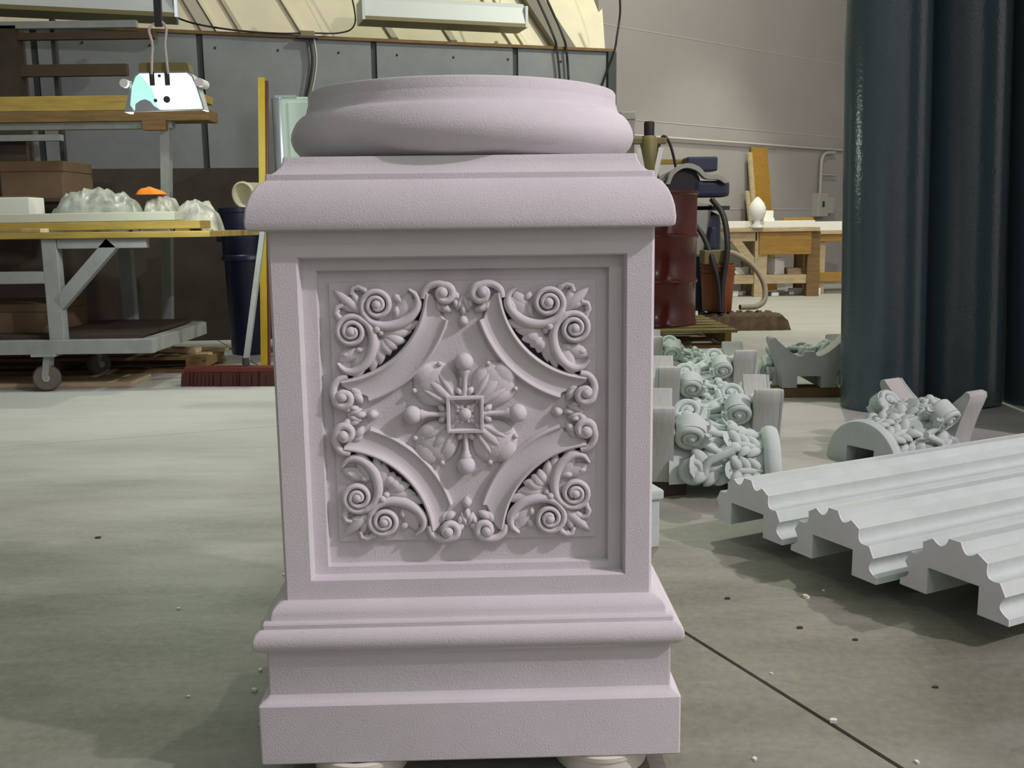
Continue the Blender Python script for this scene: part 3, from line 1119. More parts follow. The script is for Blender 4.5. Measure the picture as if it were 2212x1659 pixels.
MB().span((.04, -.10, 1.00), (.31, .16, 1.125)).build('motor', bluem, t, bevel=.03)
MB().span((-.02, -.06, 1.20), (.22, .18, 1.31)).build('pump_head', bluem, t, bevel=.015)
gp = spline([(-.19, 1.10), (-.15, 1.20), (-.05, 1.255), (.05, 1.235), (.12, 1.175), (.22, 1.165), (.29, 1.11)], 5) + spline([(.26, 1.10), (.21, 1.13), (.11, 1.14), (.04, 1.20), (-.05, 1.22), (-.13, 1.175), (-.165, 1.10)], 5)
MB().prism(gp, (0, -.15, 0), (1, 0, 0), (0, 0, 1), (0, 1, 0), .10).build('belt_guard', greyp, t, 40)
MB().span((-.30, .20, 1.27), (.10, .24, 1.31)).build('guard_rail', lumber, t, bevel=.004)
MB().bar((-.32, .0, 1.10), (.05, .0, 1.26), .05, .05).build('cooling_pipe', greyp, t)
MB().bar((.03, -.10, .55), (.10, -.10, .95), .13, .10).build('control_box', greyp, t)
MB().tube(spline([(.16, -.15, .98), (.22, -.30, .85), (.225, -.44, .62), (.19, -.46, .35), (.185, -.47, .14)], 8), .022, 10).build('hose', rubber, t, 60)
MB().tube(spline([(-.02, -.14, .85), (.07, -.3, .70), (.13, -.44, .48), (.165, -.46, .30), (.175, -.47, .14)], 8), .02, 10).build('hose', rubber, t, 60)
MB().span((.075, -.14, .60), (.20, -.06, .77)).build('pressure_switch', bluem, t, bevel=.01)
MB().tube(spline([(-.24, -.05, 1.08), (-.255, -.05, 1.30), (-.21, -.05, 1.465), (-.15, -.05, 1.40), (-.10, -.05, 1.20), (-.10, -.05, 1.08)], 8), .011, 8).build('hose', rubber, t, 60)

t = thing('air_filter', 'olive air filter regulator with black knob above the red drum', 'filter', (1.05, 7.55, 1.02))
MB().lathe([(.0, 0.12), (.045, .13), (.062, .17), (.066, .40), (.05, .43), (0, .435)], 20, cap=False).build('bowl', olive, t, 40)
MB().span((-.13, -.03, .37), (.13, .03, .415)).build('port_bar', olive, t, bevel=.008)
MB().lathe([(.0, .43), (.038, .43), (.04, .52), (.034, .535), (0, .535)], 16, cap=False).build('knob', rubber, t, 40)
MB().bar((0, 0, .02), (0, 0, .14), .03, .03).build('stem', darksteel, t)
for s_ in (-1, 1):
    MB().bar((s_ * .03, -.04, .08), (s_ * .085, -.04, .34), .035, .02).build('bracket_arm', foamw, t)
MB().span((-.09, -.02, 0), (.09, .02, .04)).build('foot', darksteel, t)
t = thing('pipe_stand', 'pale grey upright post with cap behind the pedestal top at right', 'post', (.905, 7.7, 0))
MB().span((-.05, -.05, 0), (.05, .05, 1.58)).build('post', greyp, t, bevel=.008)
MB().span((-.058, -.058, 1.58), (.058, .058, 1.64)).build('cap', greyp, t, bevel=.008)

t = thing('bucket', 'orange plastic bucket standing behind the red drum', 'bucket', (1.585, 7.55, .132))
MB().lathe([(.0, 0), (.105, 0), (.11, .006), (.132, .36), (.126, .36), (.104, .01), (0, .008)], 32, cap=False).build('pail', orangep, t, 40)
for z in (.28, .315, .345):
    MB().lathe([(.127, z - .006), (.137, z - .004), (.137, z + .004), (.128, z + .006)], 32, cap=False).build('rib', orangep, t, 40)
tag(MB().span((1.46, 7.44, .493), (1.65, 7.64, .597)).build('wooden_block', olive, bevel=.006), 'olive box sitting on the orange bucket', 'box')

# burlap heap the hose and bucket stand on
mb = MB()
n, m = 30, 12
v, f = [], []
for j in range(m + 1):
    for i in range(n + 1):
        a, b = -1 + 2 * i / n, -1 + 2 * j / m
        hgt = .135 * (1 - abs(a) ** 10) ** .5 * (1 - abs(b) ** 8) ** .5
        hgt *= .88 + .12 * math.sin(i * 1.9 + j) * math.cos(j * 1.3)
        v.append((1.765 + a * .33 * (1 + .03 * math.sin(j * 2.0)), 7.52 + b * .20 * (1 + .03 * math.sin(i * 1.7)), max(0, hgt)))
for j in range(m):
    for i in range(n):
        q = j * (n + 1) + i
        f.append((q, q + 1, q + n + 2, q + n + 1))
mb.add(v, f).span((1.48, 7.36, 0), (2.05, 7.68, .03))
tag(mb.build('burlap_heap', burlap, None, 50), 'low heap of dark brown sacking beside the drum pallet', 'sacking')
tag(MB().tube(spline([(1.66, 7.71, .575), (1.75, 7.71, .56), (1.88, 7.69, .475), (1.965, 7.65, .34), (1.965, 7.61, .21), (1.90, 7.58, .162), (1.83, 7.56, .158), (1.76, 7.54, .158)], 8), .022, 10).build('hose', hose_m, None, 60),
    'beige hose looping down onto the brown sacking', 'hose')

# work bench by the white wall
t = thing('workbench', 'sturdy wooden workbench with drawer by the white wall', 'table', (0, 0, 0))
MB().span((2.30, 10.62, .700), (3.32, 11.25, .742)).build('top', palewood, t, bevel=.004)
MB().span((2.68, 10.66, .455), (3.24, 10.70, .698)).build('drawer', orangewood, t, bevel=.003)
MB().span((2.36, 10.68, .60), (2.66, 10.71, .698)).build('apron', palewood, t, bevel=.003)
for x in (2.64, 3.21):
    for y in (10.68, 11.1):
        MB().span((x, y, 0), (x + .135, y + .10, .70)).build('leg', palewood if x < 3 else brownwood, t, bevel=.004)
MB().bar((2.42, 10.70, .62), (2.68, 10.72, .30), .05, .09).build('brace', palewood, t)
MB().span((2.36, 10.70, .14), (3.24, 10.735, .235)).build('lower_rail', palewood, t, bevel=.003)
MB().span((2.36, 10.74, .21), (3.24, 11.15, .235)).build('lower_shelf', palewood, t, bevel=.003)
t = thing('workbench', 'second wooden workbench half hidden behind the leftmost grey tube', 'table', (0, 0, 0))
MB().span((3.34, 10.95, .66), (4.4, 11.6, .70)).build('top', palewood, t, bevel=.004)
MB().span((3.36, 10.98, .58), (4.4, 11.01, .66)).build('apron', orangewood, t, bevel=.003)
MB().span((3.36, 10.98, .14), (4.4, 11.02, .24)).build('lower_rail', orangewood, t, bevel=.003)
for x in (3.42, 4.2):
    for y in (11.02, 11.45):
        MB().span((x, y, 0), (x + .09, y + .09, .66)).build('leg', palewood, t, bevel=.004)
tag(MB().span((2.30, 10.68, .742), (3.28, 11.20, .815)).build('foam_slab', foamw, bevel=.006), 'long white foam slab lying on the workbench', 'slab')
tag(MB().span((3.30, 11.0, .70), (3.75, 11.5, .80)).build('foam_slab', foamw, bevel=.006), 'white foam slab on the second workbench by the grey tube', 'slab')
t = thing('finial', 'cream egg-shaped finial standing on the front of the workbench', 'finial', (2.645, 10.645, .742))
MB().lathe([(0, 0), (.07, 0), (.072, .015), (.05, .03), (.036, .05), (.034, .075)], 28, cap=False).build('foot', foamw, t, 50)
MB().lathe([(.034, .075), (.05, .09), (.080, .125), (.092, .17), (.088, .215), (.068, .262), (.036, .30), (.010, .325), (0, .328)], 28, cap=False).build('egg', foamw, t, 60)
t = thing('carton', 'white carton standing on the lower shelf of the workbench', 'carton', (2.93, 10.90, .235), .5)
MB().span((-.07, -.06, 0), (.07, .06, .165)).build('box', foamw, t, bevel=.004)
MB().span((-.074, -.064, .165), (.074, .064, .18)).build('lid', foamw, t, bevel=.003)
tag(MB().span((2.46, 10.85, .235), (2.62, 11.0, .315)).build('foam_block', foamw, bevel=.006), 'small white block on the lower shelf left of the carton', 'block')
tag(MB().span((3.04, 10.82, .235), (3.20, 10.98, .30)).build('foam_block', palewood, bevel=.006), 'pale block on the lower shelf right of the carton', 'block')
tag(MB().span((2.86, 11.18, .815), (2.96, 11.19 + .08, .93)).box((2.91, 11.22, .83), (.12, .1, .03)).build('foam_block', foamw), 'small white foam block on the slab behind the finial', 'block')
tag(MB().bar((3.02, 11.05, .83), (3.38, 11.15, .835), .09, .03).build('wood_offcut', orangewood, bevel=.003), 'brown wood offcut lying on the white slab', 'offcut')
# scraps on the floor under the bench
for k in range(7):
    x, y = 2.45 + k * .15 + random.uniform(-.04, .04), 10.75 + random.uniform(0, .4)
    s_ = random.uniform(.04, .08)
    tag(MB().prism([(-s_, -s_ * .5), (s_ * .8, -s_ * .6), (s_, s_ * .3), (0, s_ * .7), (-s_ * .9, s_ * .4)], (x, y, 0), (1, 0, 0), (0, 1, 0), (.1, .1, 1), s_ * .9).build('foam_scrap', foamw, bevel=.006),
        'white foam scrap on the floor under the workbench', 'scrap', 'foam scraps under the workbench')

# boards leaning on the white wall
def leaning(x, wdt, top, lab, m, off=0.0, lean=.18):
    s_ = (x - w0.x) / wd.x
    base = w0 + wd * s_ + wn * (.04 + lean + off)
    topp = w0 + wd * s_ + wn * (.02 + off) + Vector((0, 0, top))
    e = wd
    b = MB()
    v = []
    for p in (base, topp):
        for a in (-wdt / 2, wdt / 2):
            for d_ in (0, .022):
                v.append(p + e * a + wn * d_)
    b.add(v, [(0, 1, 3, 2), (4, 6, 7, 5), (0, 4, 5, 1), (2, 3, 7, 6), (0, 2, 6, 4), (1, 5, 7, 3)])
    return tag(b.build('leaning_board', m), lab, 'board', 'boards leaning on the white wall')


leaning(2.90, .30, 1.66, 'wide tan board leaning against the white wall above the finial', orangewood)
leaning(2.735, .07, 1.60, 'narrow pale board leaning left of the wide tan board', palewood, .03)
leaning(2.68, .06, 1.16, 'short pale board leaning leftmost on the white wall', palewood, .06)
t = thing('electrical_box', 'grey electrical switch box on the white wall with conduit above', 'box', w0 + wd * 2.95 + wn * .0, math.atan2(wd.y, wd.x))
MB().span((-.11, -.11, .86), (.11, 0, 1.15)).build('case', greyp, t, bevel=.008)
MB().span((.12, -.10, .90), (.27, 0, 1.10)).build('side_case', greyp, t, bevel=.008)
MB().span((-.03, -.125, .98), (.0, -.11, 1.05)).build('lever', darksteel, t)
t = thing('conduit', 'thin grey conduit running along the white wall and down to the box', 'pipe', w0, math.atan2(wd.y, wd.x))
MB().tube([(-0.9, -.03, 1.70), (4.6, -.03, 1.70)], .013, 8).build('run', wallseam, t, 60)
MB().tube(spline([(3.25, -.05, 1.66), (3.05, -.05, 1.645), (2.97, -.05, 1.58), (2.955, -.05, 1.45), (2.95, -.05, 1.15)], 8), .020, 8).build('drop', greyp, t, 60)
MB().tube([(2.955, -.05, 1.38), (3.3, -.05, 1.38)], .012, 8).build('branch', greyp, t, 60)

# ------------------------------------------------------------------ left background: cart, rack, lamp
t = thing('rolling_cart', 'grey steel rolling work cart with caster wheels and wooden top', 'cart', (0, 0, 0))
MB().span((-3.95, 4.88, .765), (-1.475, 6.02, .795)).build('top_board', lumber, t, bevel=.003)
for x, y in ((-2.318, 4.90), (-3.85, 4.90), (-2.318, 5.85), (-3.85, 5.85)):
    MB().span((x, y, .20), (x + .075, y + .06, .765)).build('leg', steel_g, t, bevel=.004)
MB().span((-3.95, 4.895, .190), (-1.80, 4.95, .262)).build('bottom_rail', steel_g, t, bevel=.004)
MB().span((-3.95, 5.80, .190), (-1.84, 5.86, .262)).build('bottom_rail', steel_g, t, bevel=.004)
MB().span((-1.87, 4.95, .190), (-1.805, 5.80, .262)).build('end_rail', steel_g, t, bevel=.004)
MB().span((-3.85, 4.90, .545), (-2.318, 4.95, .605)).build('middle_rail', steel_g, t, bevel=.004)
MB().bar((-2.26, 4.925, .44), (-1.972, 4.925, .740), .05, .065).build('brace', steel_g, t)
MB().span((-2.24, 4.90, .715), (-1.80, 4.95, .765)).build('top_rail', steel_g, t, bevel=.004)
MB().span((-3.9, 4.96, .262), (-1.9, 5.8, .28)).build('lower_deck', darkwood, t)
for x, y, a in ((-2.36, 4.93, .25), (-2.30, 5.42, 1.0), (-3.7, 4.93, .2), (-3.7, 5.6, .2)):
    cst = MB().bar((x + .02, y, .185), (x, y, .07), .03, .06).build('caster', steel_g, t)
    MB().span((x - .05, y - .05, .18), (x + .07, y + .05, .192)).build('plate', steel_g, cst)
    ca, sa = math.cos(a), math.sin(a)
    whl = MB().lathe([(.018, -.024), (.058, -.024), (.066, -.015), (.068, 0), (.066, .015), (.058, .024), (.018, .024)], 28, axis='Y', cap=False)
    o = whl.build('wheel', mat('caster_rubber', (.09, .08, .06), .7), cst, 40, loc=(x, y, .068), rz=a)
    MB().lathe([(.0, -.028), (.018, -.028), (.018, .028), (0, .028)], 14, axis='Y', cap=False).build('hub', steel_g, cst, 40, loc=(x, y, .068), rz=a)

t = thing('storage_rack', 'tall grey rack with brown cross bars standing behind the cart', 'rack', (0, 0, 0))
MB().bar((-2.135, 6.06, 0.0), (-2.05, 6.06, 1.50), .055, .055).build('post', steel_g, t)
MB().bar((-4.0, 6.06, 0.0), (-4.0, 6.06, 2.2), .055, .055).build('post', steel_g, t)
MB().span((-4.0, 6.03, 1.40), (-2.01, 6.09, 1.44)).build('shelf_bar', steel_g, t)
MB().span((-4.0, 6.75, 1.40), (-3.0, 6.80, 1.44)).build('shelf_bar', steel_g, t)
MB().bar((-4.0, 6.78, 0.0), (-4.0, 6.78, 2.2), .05, .05).build('post', steel_g, t)
MB().span((-4.0, 6.81, 1.825), (-2.55, 6.86, 1.90)).build('cross_bar', rackwood, t)
MB().span((-4.0, 6.81, 2.06), (-2.35, 6.86, 2.105)).build('cross_bar', rackwood, t)
MB().span((-4.0, 6.80, 2.13), (-2.46, 6.84, 2.175)).build('top_rail', steel_g, t)
MB().span((-3.06, 6.86, 1.10), (-3.03, 6.90, 2.2)).build('upright_rod', darksteel, t)
MB().span((-4.0, 6.80, 1.05), (-3.26, 6.92, 2.15)).build('back_panel', darkwood, t)
MB().span((-4.0, 6.05, .98), (-2.62, 6.8, 1.0)).build('shelf', darkwood, t)
for y0, y1, z0, z1, x1, lab in ((5.80, 5.95, 1.441, 1.503, -1.78, 'brown lumber board at the bottom of the stack on the rack'), (5.80, 5.93, 1.504, 1.546, -1.83, 'yellow lumber board in the middle of the stack on the rack'),
                                (5.82, 5.94, 1.547, 1.592, -1.80, 'yellow lumber board on top of the stack on the rack')):
    tag(MB().span((-3.95, y0 + .2, z0), (x1, y1 + .25, z1)).build('lumber_board', brownwood if z0 < 1.45 else lumber, bevel=.003), lab, 'board', 'lumber boards on the rack')
tag(MB().span((-2.17, 5.98, 1.385), (-2.03, 6.025, 1.44)).build('wood_block', brownwood, bevel=.003), 'short brown wood block fixed under the lumber on the rack', 'block')

# things on the cart
def carton(name, a, b, lab, m=cardboard, rz=0, tilt=0):
    c = [(p + q) / 2 for p, q in zip(a, b)]
    d = [abs(q - p) for p, q in zip(a, b)]
    t = thing(name, lab, 'box', (c[0], c[1], min(a[2], b[2])), rz)
    MB().span((-d[0] / 2, -d[1] / 2, 0), (d[0] / 2, d[1] / 2, d[2])).build('carton_body', m, t, bevel=.004)
    MB().span((-d[0] / 2 - .003, -d[1] / 2 - .003, d[2] * .72), (d[0] / 2 + .003, d[1] / 2 + .003, d[2] * .735)).build('flap_edge', darkwood, t)
    return t


carton('cardboard_box', (-3.10, 6.12, 1.0), (-2.71, 6.5, 1.225), 'brown cardboard box on the rack shelf at the left edge', rz=-.08)
carton('cardboard_box', (-3.05, 5.62, .795), (-2.73, 5.85, 1.0), 'small brown cardboard box on the cart below the larger box')
tag(MB().span((-2.82, 5.40, .87), (-2.60, 5.58, .985)).span((-2.80, 5.42, .795), (-2.62, 5.56, .87)).build('foam_block', foamw, bevel=.004), 'white block at the left end of the cart top', 'block')


def bundle(name, c, d, lab, m, seed, cat):
    """crumpled bundle with folds"""
    n, k = 30, 22
    v, f = [], []
    for j in range(k + 1):
        for i in range(n + 1):
            a, b = -1 + 2 * i / n, -1 + 2 * j / k
            edge = max(0, 1 - (abs(a) ** 3.2 + abs(b) ** 3.2)) ** .55
            q = Vector((a * d[0] * 9 + seed * 3.1, b * d[1] * 9, seed))
            fold = 1 - abs(noise.noise(q)) * 1.6
            fold2 = 1 - abs(noise.noise(q * 2.3 + Vector((5, 2, 1)))) * 1.5
            z = edge * (.52 + .36 * fold + .16 * fold2 + .12 * noise.noise(q * .6))
            wob = 1 + .12 * noise.noise(q * .8 + Vector((9, 9, 9)))
            v.append((c[0] + a * d[0] * wob, c[1] + b * d[1] * wob, c[2] + d[2] * max(0, z)))
    for j in range(k):
        for i in range(n):
            q = j * (n + 1) + i
            f.append((q, q + 1, q + n + 2, q + n + 1))
    N = len(v)
    v += [(p[0], p[1], c[2]) for p in v]
    f += [tuple(N + x for x in reversed(q)) for q in list(f)]
    return tag(MB().add(v, f).build(name, m, None, 40), lab, cat)


bundle('plastic_sheeting', (-2.265, 5.50, .795), (.255, .19, .235), 'crumpled clear plastic sheeting heaped on the cart', plastic_film, 3, 'sheeting')
bundle('plastic_sheeting', (-1.915, 5.50, .795), (.085, .17, .20), 'whitish plastic bag left of the rack post on the cart', bag_m, 5, 'bag')
bundle('plastic_sheeting', (-1.705, 5.47, .795), (.115, .16, .185), 'white plastic bag at the right end of the cart top', bag_m, 9, 'bag')
bundle('rag', (-1.955, 5.46, .992), (.075, .06, .045), 'small orange rag lying on the plastic heap', orangec, 11, 'rag')
tag(MB().bar((-3.9, 5.13, .862), (-1.72, 5.18, .872), .16, .045).build('foam_plank', plank_w, bevel=.004), 'long white plank on top of the yellow plank on the cart', 'plank')
tag(MB().bar((-3.9, 5.10, .817), (-1.58, 5.16, .828), .20, .040).build('lumber_plank', lumber, bevel=.003), 'long yellow wooden plank lying along the cart top', 'plank')
tag(MB().span((-1.70, 5.05, .795), (-1.63, 5.25, .806)).build('wood_shim', brownwood), 'wood shim under the right end of the yellow plank', 'shim')
tag(MB().box((-2.37, 4.96, .806), (.12, .06, .02), rz=-.3).build('wood_offcut', palewood, bevel=.003), 'small pale wood offcut on the front edge of the cart', 'offcut')
carton('cardboard_box', (-3.2, 5.1, .28), (-2.42, 5.6, .43), 'low brown cardboard box on the lower deck of the cart')
# dark sheet added behind the cart to stand for the shade under it
tag(MB().prism([(-4.4, 0), (-1.75, 0), (-1.75, 1.235), (-4.4, 1.235)], (0, 7.35, 0), (1, .1, 0), (0, .06, 1), (0, 1, 0), .02).build('shade_sheet', darkwood), 'dark sheet added behind the cart for the shade under it', 'sheet')

t = thing('pallet', 'low wooden pallet on the floor beneath the rolling cart', 'pallet', (-2.35, 5.52, 0))
for k in range(4):
    y = k * .12
    MB().span((-1.2, y, .072), (.62 - .03 * (k % 3), y + .09, .09)).build('deck_board', palewood if k % 2 else brownwood, t)
for x in (-1.15, -.3, .5):
    MB().span((x, 0, .018), (x + .09, .45, .072)).build('stringer', brownwood, t)
for y in (0, .35):
    MB().span((-1.2, y, 0), (.60, y + .1, .018)).build('bottom_board', brownwood, t)
tag(MB().span((-3.6, 5.04, 0), (-1.98, 5.33, .022)).build('floor_plank', palewood, bevel=.003), 'thin pinkish plank flat on the floor beneath the cart', 'plank')
tag(MB().bar((-2.05, 5.72, .11), (-1.83, 5.70, .105), .09, .025).build('wood_offcut', palewood), 'pale wood offcut on the pallet beneath the cart', 'offcut')

# blue bin, pail, yellow board, broom
t = thing('trash_bin', 'tall navy blue plastic bin left of the pedestal', 'bin', (-1.70, 6.36, 0))
MB().lathe([(0, 0), (.115, 0), (.12, .01), (.135, .60), (.14, .61), (.15, .90), (.156, .905), (.157, .93), (.15, .935), (.143, .92), (.13, .62), (.11, .02), (0, .015)], 36, cap=False).build('body', navy, t, 40)
MB().lathe([(.138, .60), (.15, .605), (.15, .63), (.142, .64)], 36, cap=False).build('band', navy, t, 40)
for s_ in (-1, 1):
    MB().bar((s_ * .155, 0, .72), (s_ * .155, 0, .84), .05, .03).build('handle', navy, t, bevel=.008)
t = thing('pail', 'cream plastic pail tipped on its side on the navy bin', 'pail', (-1.64, 6.30, 1.018))
b = MB().lathe([(0, -.10), (.055, -.10), (.06, -.095), (.078, .05), (.082, .055), (.082, .065), (.075, .065), (.056, -.085), (0, -.09)], 32, axis='Y', cap=False).build('bowl', creamp, t, 40)
b.rotation_euler = (-.15, 0, 2.75)
b = MB().lathe([(.076, .050), (.085, .052), (.085, .064), (.076, .066)], 32, axis='Y', cap=False).build('rim', creamp, t, 40)
b.rotation_euler = (-.15, 0, 2.75)

t = thing('yellow_board', 'narrow yellow painted board standing upright left of the pedestal', 'board', (0, 0, 0))
MB().bar((-1.405, 5.52, 0.0), (-1.345, 5.56, 1.615), .036, .03).build('face', yellowp, t)
MB().bar((-1.382, 5.535, 0.0), (-1.322, 5.575, 1.60), .012, .03).build('red_edge', redp, t)
t = thing('push_broom', 'push broom with dark red bristles and a long grey handle', 'broom', (-1.45, 5.06, 0), -.06)
MB().bar((.06, .0, .07), (.145, .30, 1.02), .026, .026).build('handle', steel_g, t)
MB().span((-.25, -.035, .065), (.27, .035, .098)).build('head_block', redp, t, bevel=.006)
v = MB()
for k in range(26):
    x = -.25 + k * .02
    for yy in (-.03, -.01, .01, .03):
        dx = random.uniform(-.01, .01)
        v.prism([(-.011, -.011), (.011, -.011), (.011, .011), (-.011, .011)], (x + .01 + dx, yy * 1.4 - .01, 0.0), (1, 0, 0), (0, 1, 0), (-dx * 6, -yy * 6, 1), .068)
o = v.build('bristles', bristle, t)
MB().lathe([(.018, .07), (.02, .098), (.017, .14), (.014, .14)], 12, c=(.065, .01, 0), cap=False).build('socket', darksteel, t, 40)

t = thing('refrigerator', 'pale green enamel cabinet with a bright rounded metal edge behind the pedestal', 'cabinet', (-1.12, 6.45, 0))
MB().span((-.27, -.28, .02), (.33, .30, 1.59)).build('cabinet', paleg, t, bevel=.01)
MB().lathe([(.06, .02), (.06, 1.585)], 24, c=(-.275, -.22, 0)).build('rounded_edge', chrome, t, 40)
MB().span((-.30, -.285, 1.585), (-.17, .2, 1.60)).build('top_trim', chrome, t)
MB().span((-.22, -.30, .3), (.30, -.28, 1.56)).build('door', paleg, t, bevel=.006)
for x in (-.2, .26):
    MB().span((x, -.2, 0), (x + .05, .2, .02)).build('foot', rubber, t)

# hanging lamp, seen end on
t = thing('hanging_shop_lamp', 'hanging shop lamp with glowing trapezoid end plate and wire hooks', 'lamp', (-1.527, 4.5, 1.32))
plate = [(-.180, 0), (.175, .006), (.172, .03), (.150, .11), (.132, .155), (.112, .170), (-.108, .170), (-.126, .155), (-.146, .11)]
MB().prism(plate, (0, 0, 0), (1, 0, 0), (0, 0, 1), (0, 1, 0), .004).build('end_plate', chrome, t)
trough = [(-.180, 0), (-.146, .11), (-.126, .155), (-.108, .170), (.112, .170), (.132, .155), (.150, .11), (.175, .006), (.165, .006), (.140, .11), (.105, .158), (-.10, .158), (-.136, .11), (-.168, 0)]
MB().prism(trough, (0, .005, 0), (1, 0, 0), (0, 0, 1), (0, 1, 0), .07).build('reflector', fixt, t)
MB().prism([(-.108, .171), (.118, .171), (.112, .205), (.095, .212), (-.098, .212), (-.105, .205)], (0, .01, 0), (1, 0, 0), (0, 0, 1), (0, 1, 0), .06).build('housing', olive, t)
lit = [(-.020, .010), (.168, .012), (.165, .03), (.143, .11), (.126, .150), (.108, .164), (-.100, .164), (-.090, .150), (-.070, .125), (-.052, .105), (-.040, .070), (-.034, .040)]
dim = [(-.020, .010), (-.034, .040), (-.040, .070), (-.052, .105), (-.070, .125), (-.090, .150), (-.100, .164), (-.118, .150), (-.138, .105), (-.150, .03), (-.135, .006), (-.130, .035), (-.105, .052), (-.085, .056), (-.060, .045), (-.045, .025)]
MB().prism(lit, (0, -.003, 0), (1, 0, 0), (0, 0, 1), (0, 1, 0), .002).build('glowing_plate', glow, t)
MB().prism(dim, (0, -.003, 0), (1, 0, 0), (0, 0, 1), (0, 1, 0), .002).build('dim_plate', glow_d, t)
lo = high_bay('shop_lamp_light', (0, .03, -.12), 20, COOL, 0.14)
lo.parent = t
for x in (-.045, .022):
    MB().span((x - .011, -.006, .112), (x + .011, -.0035, .170)).build('slot', darksteel, t)
for x, z, r in ((-.012, .153, .007), (.014, .052, .015), (-.036, .048, .008)):
    MB().lathe([(0, -.006), (r, -.006), (r, -.0035), (0, -.0035)], 14, c=(x, 0, z), axis='Y', cap=False).build('hole', darksteel, t)
for s_ in (-1, 1):
    MB().tube([(s_ * .166, -.02, .122), (s_ * .166, .07, .122)], .019, 14).build('tube_end', foamw, t, 50)
    x0_, x1_ = (-.045, -.030) if s_ < 0 else (.028, .018)
    MB().tube(spline([(x0_, -.004, .16), (x0_ - .004 * s_, -.004, .22), (x1_ + .004 * s_, -.004, .29), (x1_ + .014 * s_, -.004, .35), (.004 + s_ * .014, -.004, .377), (.0 + s_ * .002, -.004, .383)], 6), .006, 8).build('wire_hook', wire_m, t, 60)
MB().prism([(-.016, .36), (.016, .36), (.018, .50), (-.014, .50)], (0, -.012, 0), (1, 0, 0), (0, 0, 1), (0, 1, 0), .016).build('hanger_clip', darksteel, t)
MB().tube([(.002, -.004, .48), (.004, -.004, 4.68)], .012, 8).build('chain', darksteel, t, 60)

# fluorescent troughs above the partition, and cords
for a, b, z, lab in ((-2.28, -.83, 2.535, 'long pale fluorescent trough above the partition behind the pedestal'), (-6.6, -3.78, 2.36, 'long pale fluorescent trough above the partition at upper left')):
    t = thing('fluorescent_trough', lab, 'light', PE, 0.304, 'fluorescent troughs')
    y0 = .12 if z > 2.5 else -.5
    MB().prism([(-.15, .03), (.15, .03), (.11, .17), (.06, .215), (-.06, .215), (-.11, .17)], (a, y0, z), (0, 1, 0), (0, 0, 1), (1, 0, 0), b - a).build('reflector', fixt, t, bevel=.004)
    MB().span((a, y0 - .15, z), (b, y0 + .15, z + .03)).build('lower_lip', olive, t)
    for x in (a, b):
        MB().span((x - .012, y0 - .152, z), (x + .012, y0 + .152, z + .18)).build('end_cap', chrome if z < 2.5 else fixt, t)
    for x in (a + .2, b - .2):
        MB().tube([(x, y0, z + .21), (x, y0, 5.98)], .005, 6).build('hanger_wire', wire_m, t, 60)


def onwall(s_, z, off=.05):
    return PE + pd * s_ + pn * off + Vector((0, 0, z))


tag(MB().tube(spline([onwall(-4.20, 2.85), onwall(-4.0, 2.62), onwall(-3.75, 2.46), onwall(-3.4, 2.40), onwall(-3.0, 2.385), onwall(-2.75, 2.40)], 8), .008, 6).build('power_cord', rubber, None, 60), 'dark cord sagging along the partition top to the outlet box', 'cord')
t = thing('outlet_box', 'small dark outlet box on the partition top rail with cords', 'box', onwall(-2.76, 2.365, .02), .304)
MB().span((-.06, -.05, 0), (.06, .05, .05)).build('case', olive, t, bevel=.006)
MB().span((-.085, -.06, -.01), (.085, .06, .006)).build('plate', darksteel, t)
for k, (dx, mm) in enumerate(((0.0, rubber), (.035, wire_m))):
    tag(MB().tube(spline([onwall(-2.74 + dx, 2.35), onwall(-2.73 + dx, 2.15), onwall(-2.80 + dx, 1.85), onwall(-2.92 + dx * 1.5, 1.60), onwall(-2.95, 1.2)], 8), .010, 6).build('power_cord', mm, None, 60),
        ('black' if k == 0 else 'pale') + ' cord hanging down the partition from the outlet box', 'cord')
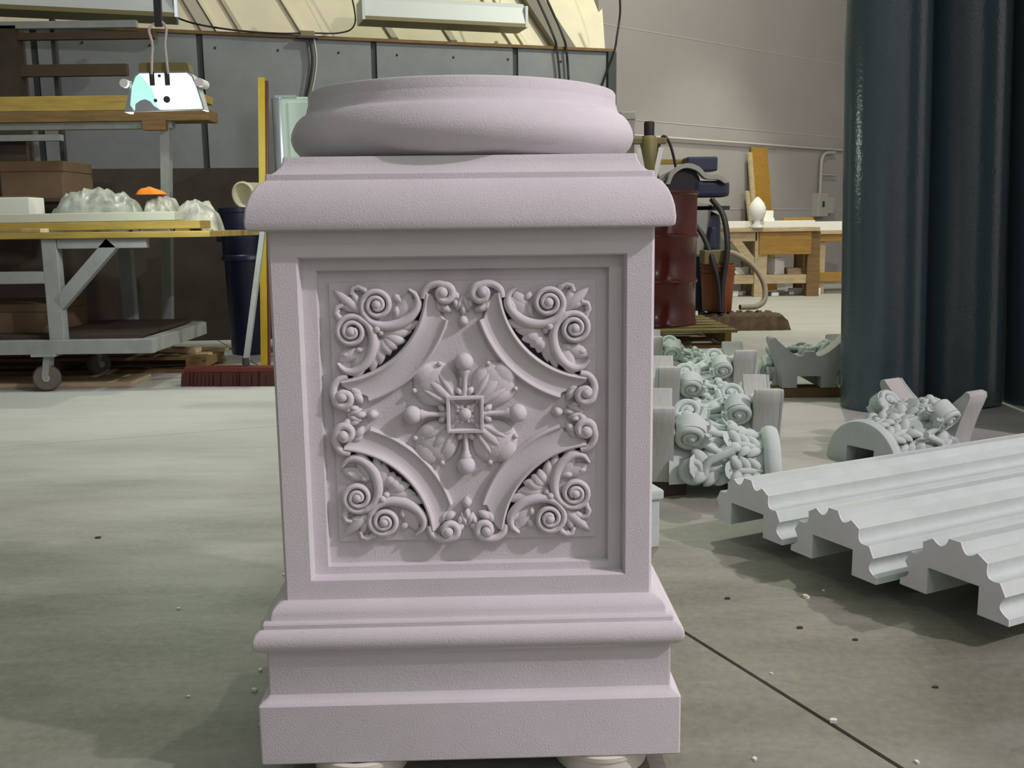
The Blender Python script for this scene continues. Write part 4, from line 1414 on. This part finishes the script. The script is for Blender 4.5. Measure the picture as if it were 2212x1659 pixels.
tag(MB().tube(spline([onwall(-2.70, 2.40), onwall(-2.50, 2.41), onwall(-2.38, 2.46), onwall(-2.36, 2.60), onwall(-2.45, 3.0)], 8), .007, 6).build('power_cord', rubber, None, 60), 'dark cord rising from the outlet box toward the trough', 'cord')
for k, s_ in enumerate((-.55, -.46)):
    tag(MB().tube(spline([onwall(s_ - .25, 2.9), onwall(s_ - .05, 2.5), onwall(s_, 2.32), onwall(s_ + .03, 1.9), onwall(s_ + .1 * k, 1.3)], 8), .011, 6).build('power_cord', rubber, None, 60),
        ('left' if k == 0 else 'right') + ' of two black cords hanging down near the partition end', 'cord')
tag(MB().tube(spline([onwall(.02, 3.1), onwall(.06, 2.75), onwall(.03, 2.5), onwall(.0, 2.35), onwall(-.10, 2.1), onwall(-.2, 1.8)], 8), .011, 6).build('power_cord', rubber, None, 60), 'black cord looping round the end post of the partition', 'cord')

# plaster chips on the floor
chips = [(0.515, 1.485, .006), (0.36, 1.375, .004), (0.63, 2.02, .007), (-.46, 1.62, .005), (-.44, 1.66, .004), (-.47, 1.70, .004), (-.57, 1.60, .003), (-.42, 1.50, .003), (.60, 1.36, .004), (-.72, 2.0, .004), (-.50, 1.9, .005), (-.54, 2.2, .004), (.46, 1.66, .003), (.68, 2.06, .003)]
for i, (x, y, r) in enumerate(chips):
    tag(MB().prism([(-r, -r * .5), (r * .8, -r * .7), (r * 1.1, r * .4), (0, r * .8), (-r * .9, r * .4)], (x, y, 0), (math.cos(i), math.sin(i), 0), (-math.sin(i), math.cos(i), 0), (0, 0, 1), r * .9).build('plaster_chip', foamw),
        'tiny white plaster chip on the concrete floor', 'chip', 'plaster chips on the floor')
for i, (x, y, r) in enumerate(((.46, 2.02, .006), (.57, 1.86, .006), (.66, 1.80, .005), (.73, 1.60, .005), (-1.1, 2.5, .007))):
    tag(MB().prism([(-r, -r * .5), (r * .8, -r * .7), (r * 1.1, r * .4), (0, r * .8), (-r * .9, r * .4)], (x, y, 0), (1, 0, 0), (0, 1, 0), (0, 0, 1), r * .5).build('dark_crumb', darkwood),
        'tiny dark crumb on the concrete floor', 'crumb', 'dark crumbs on the floor')
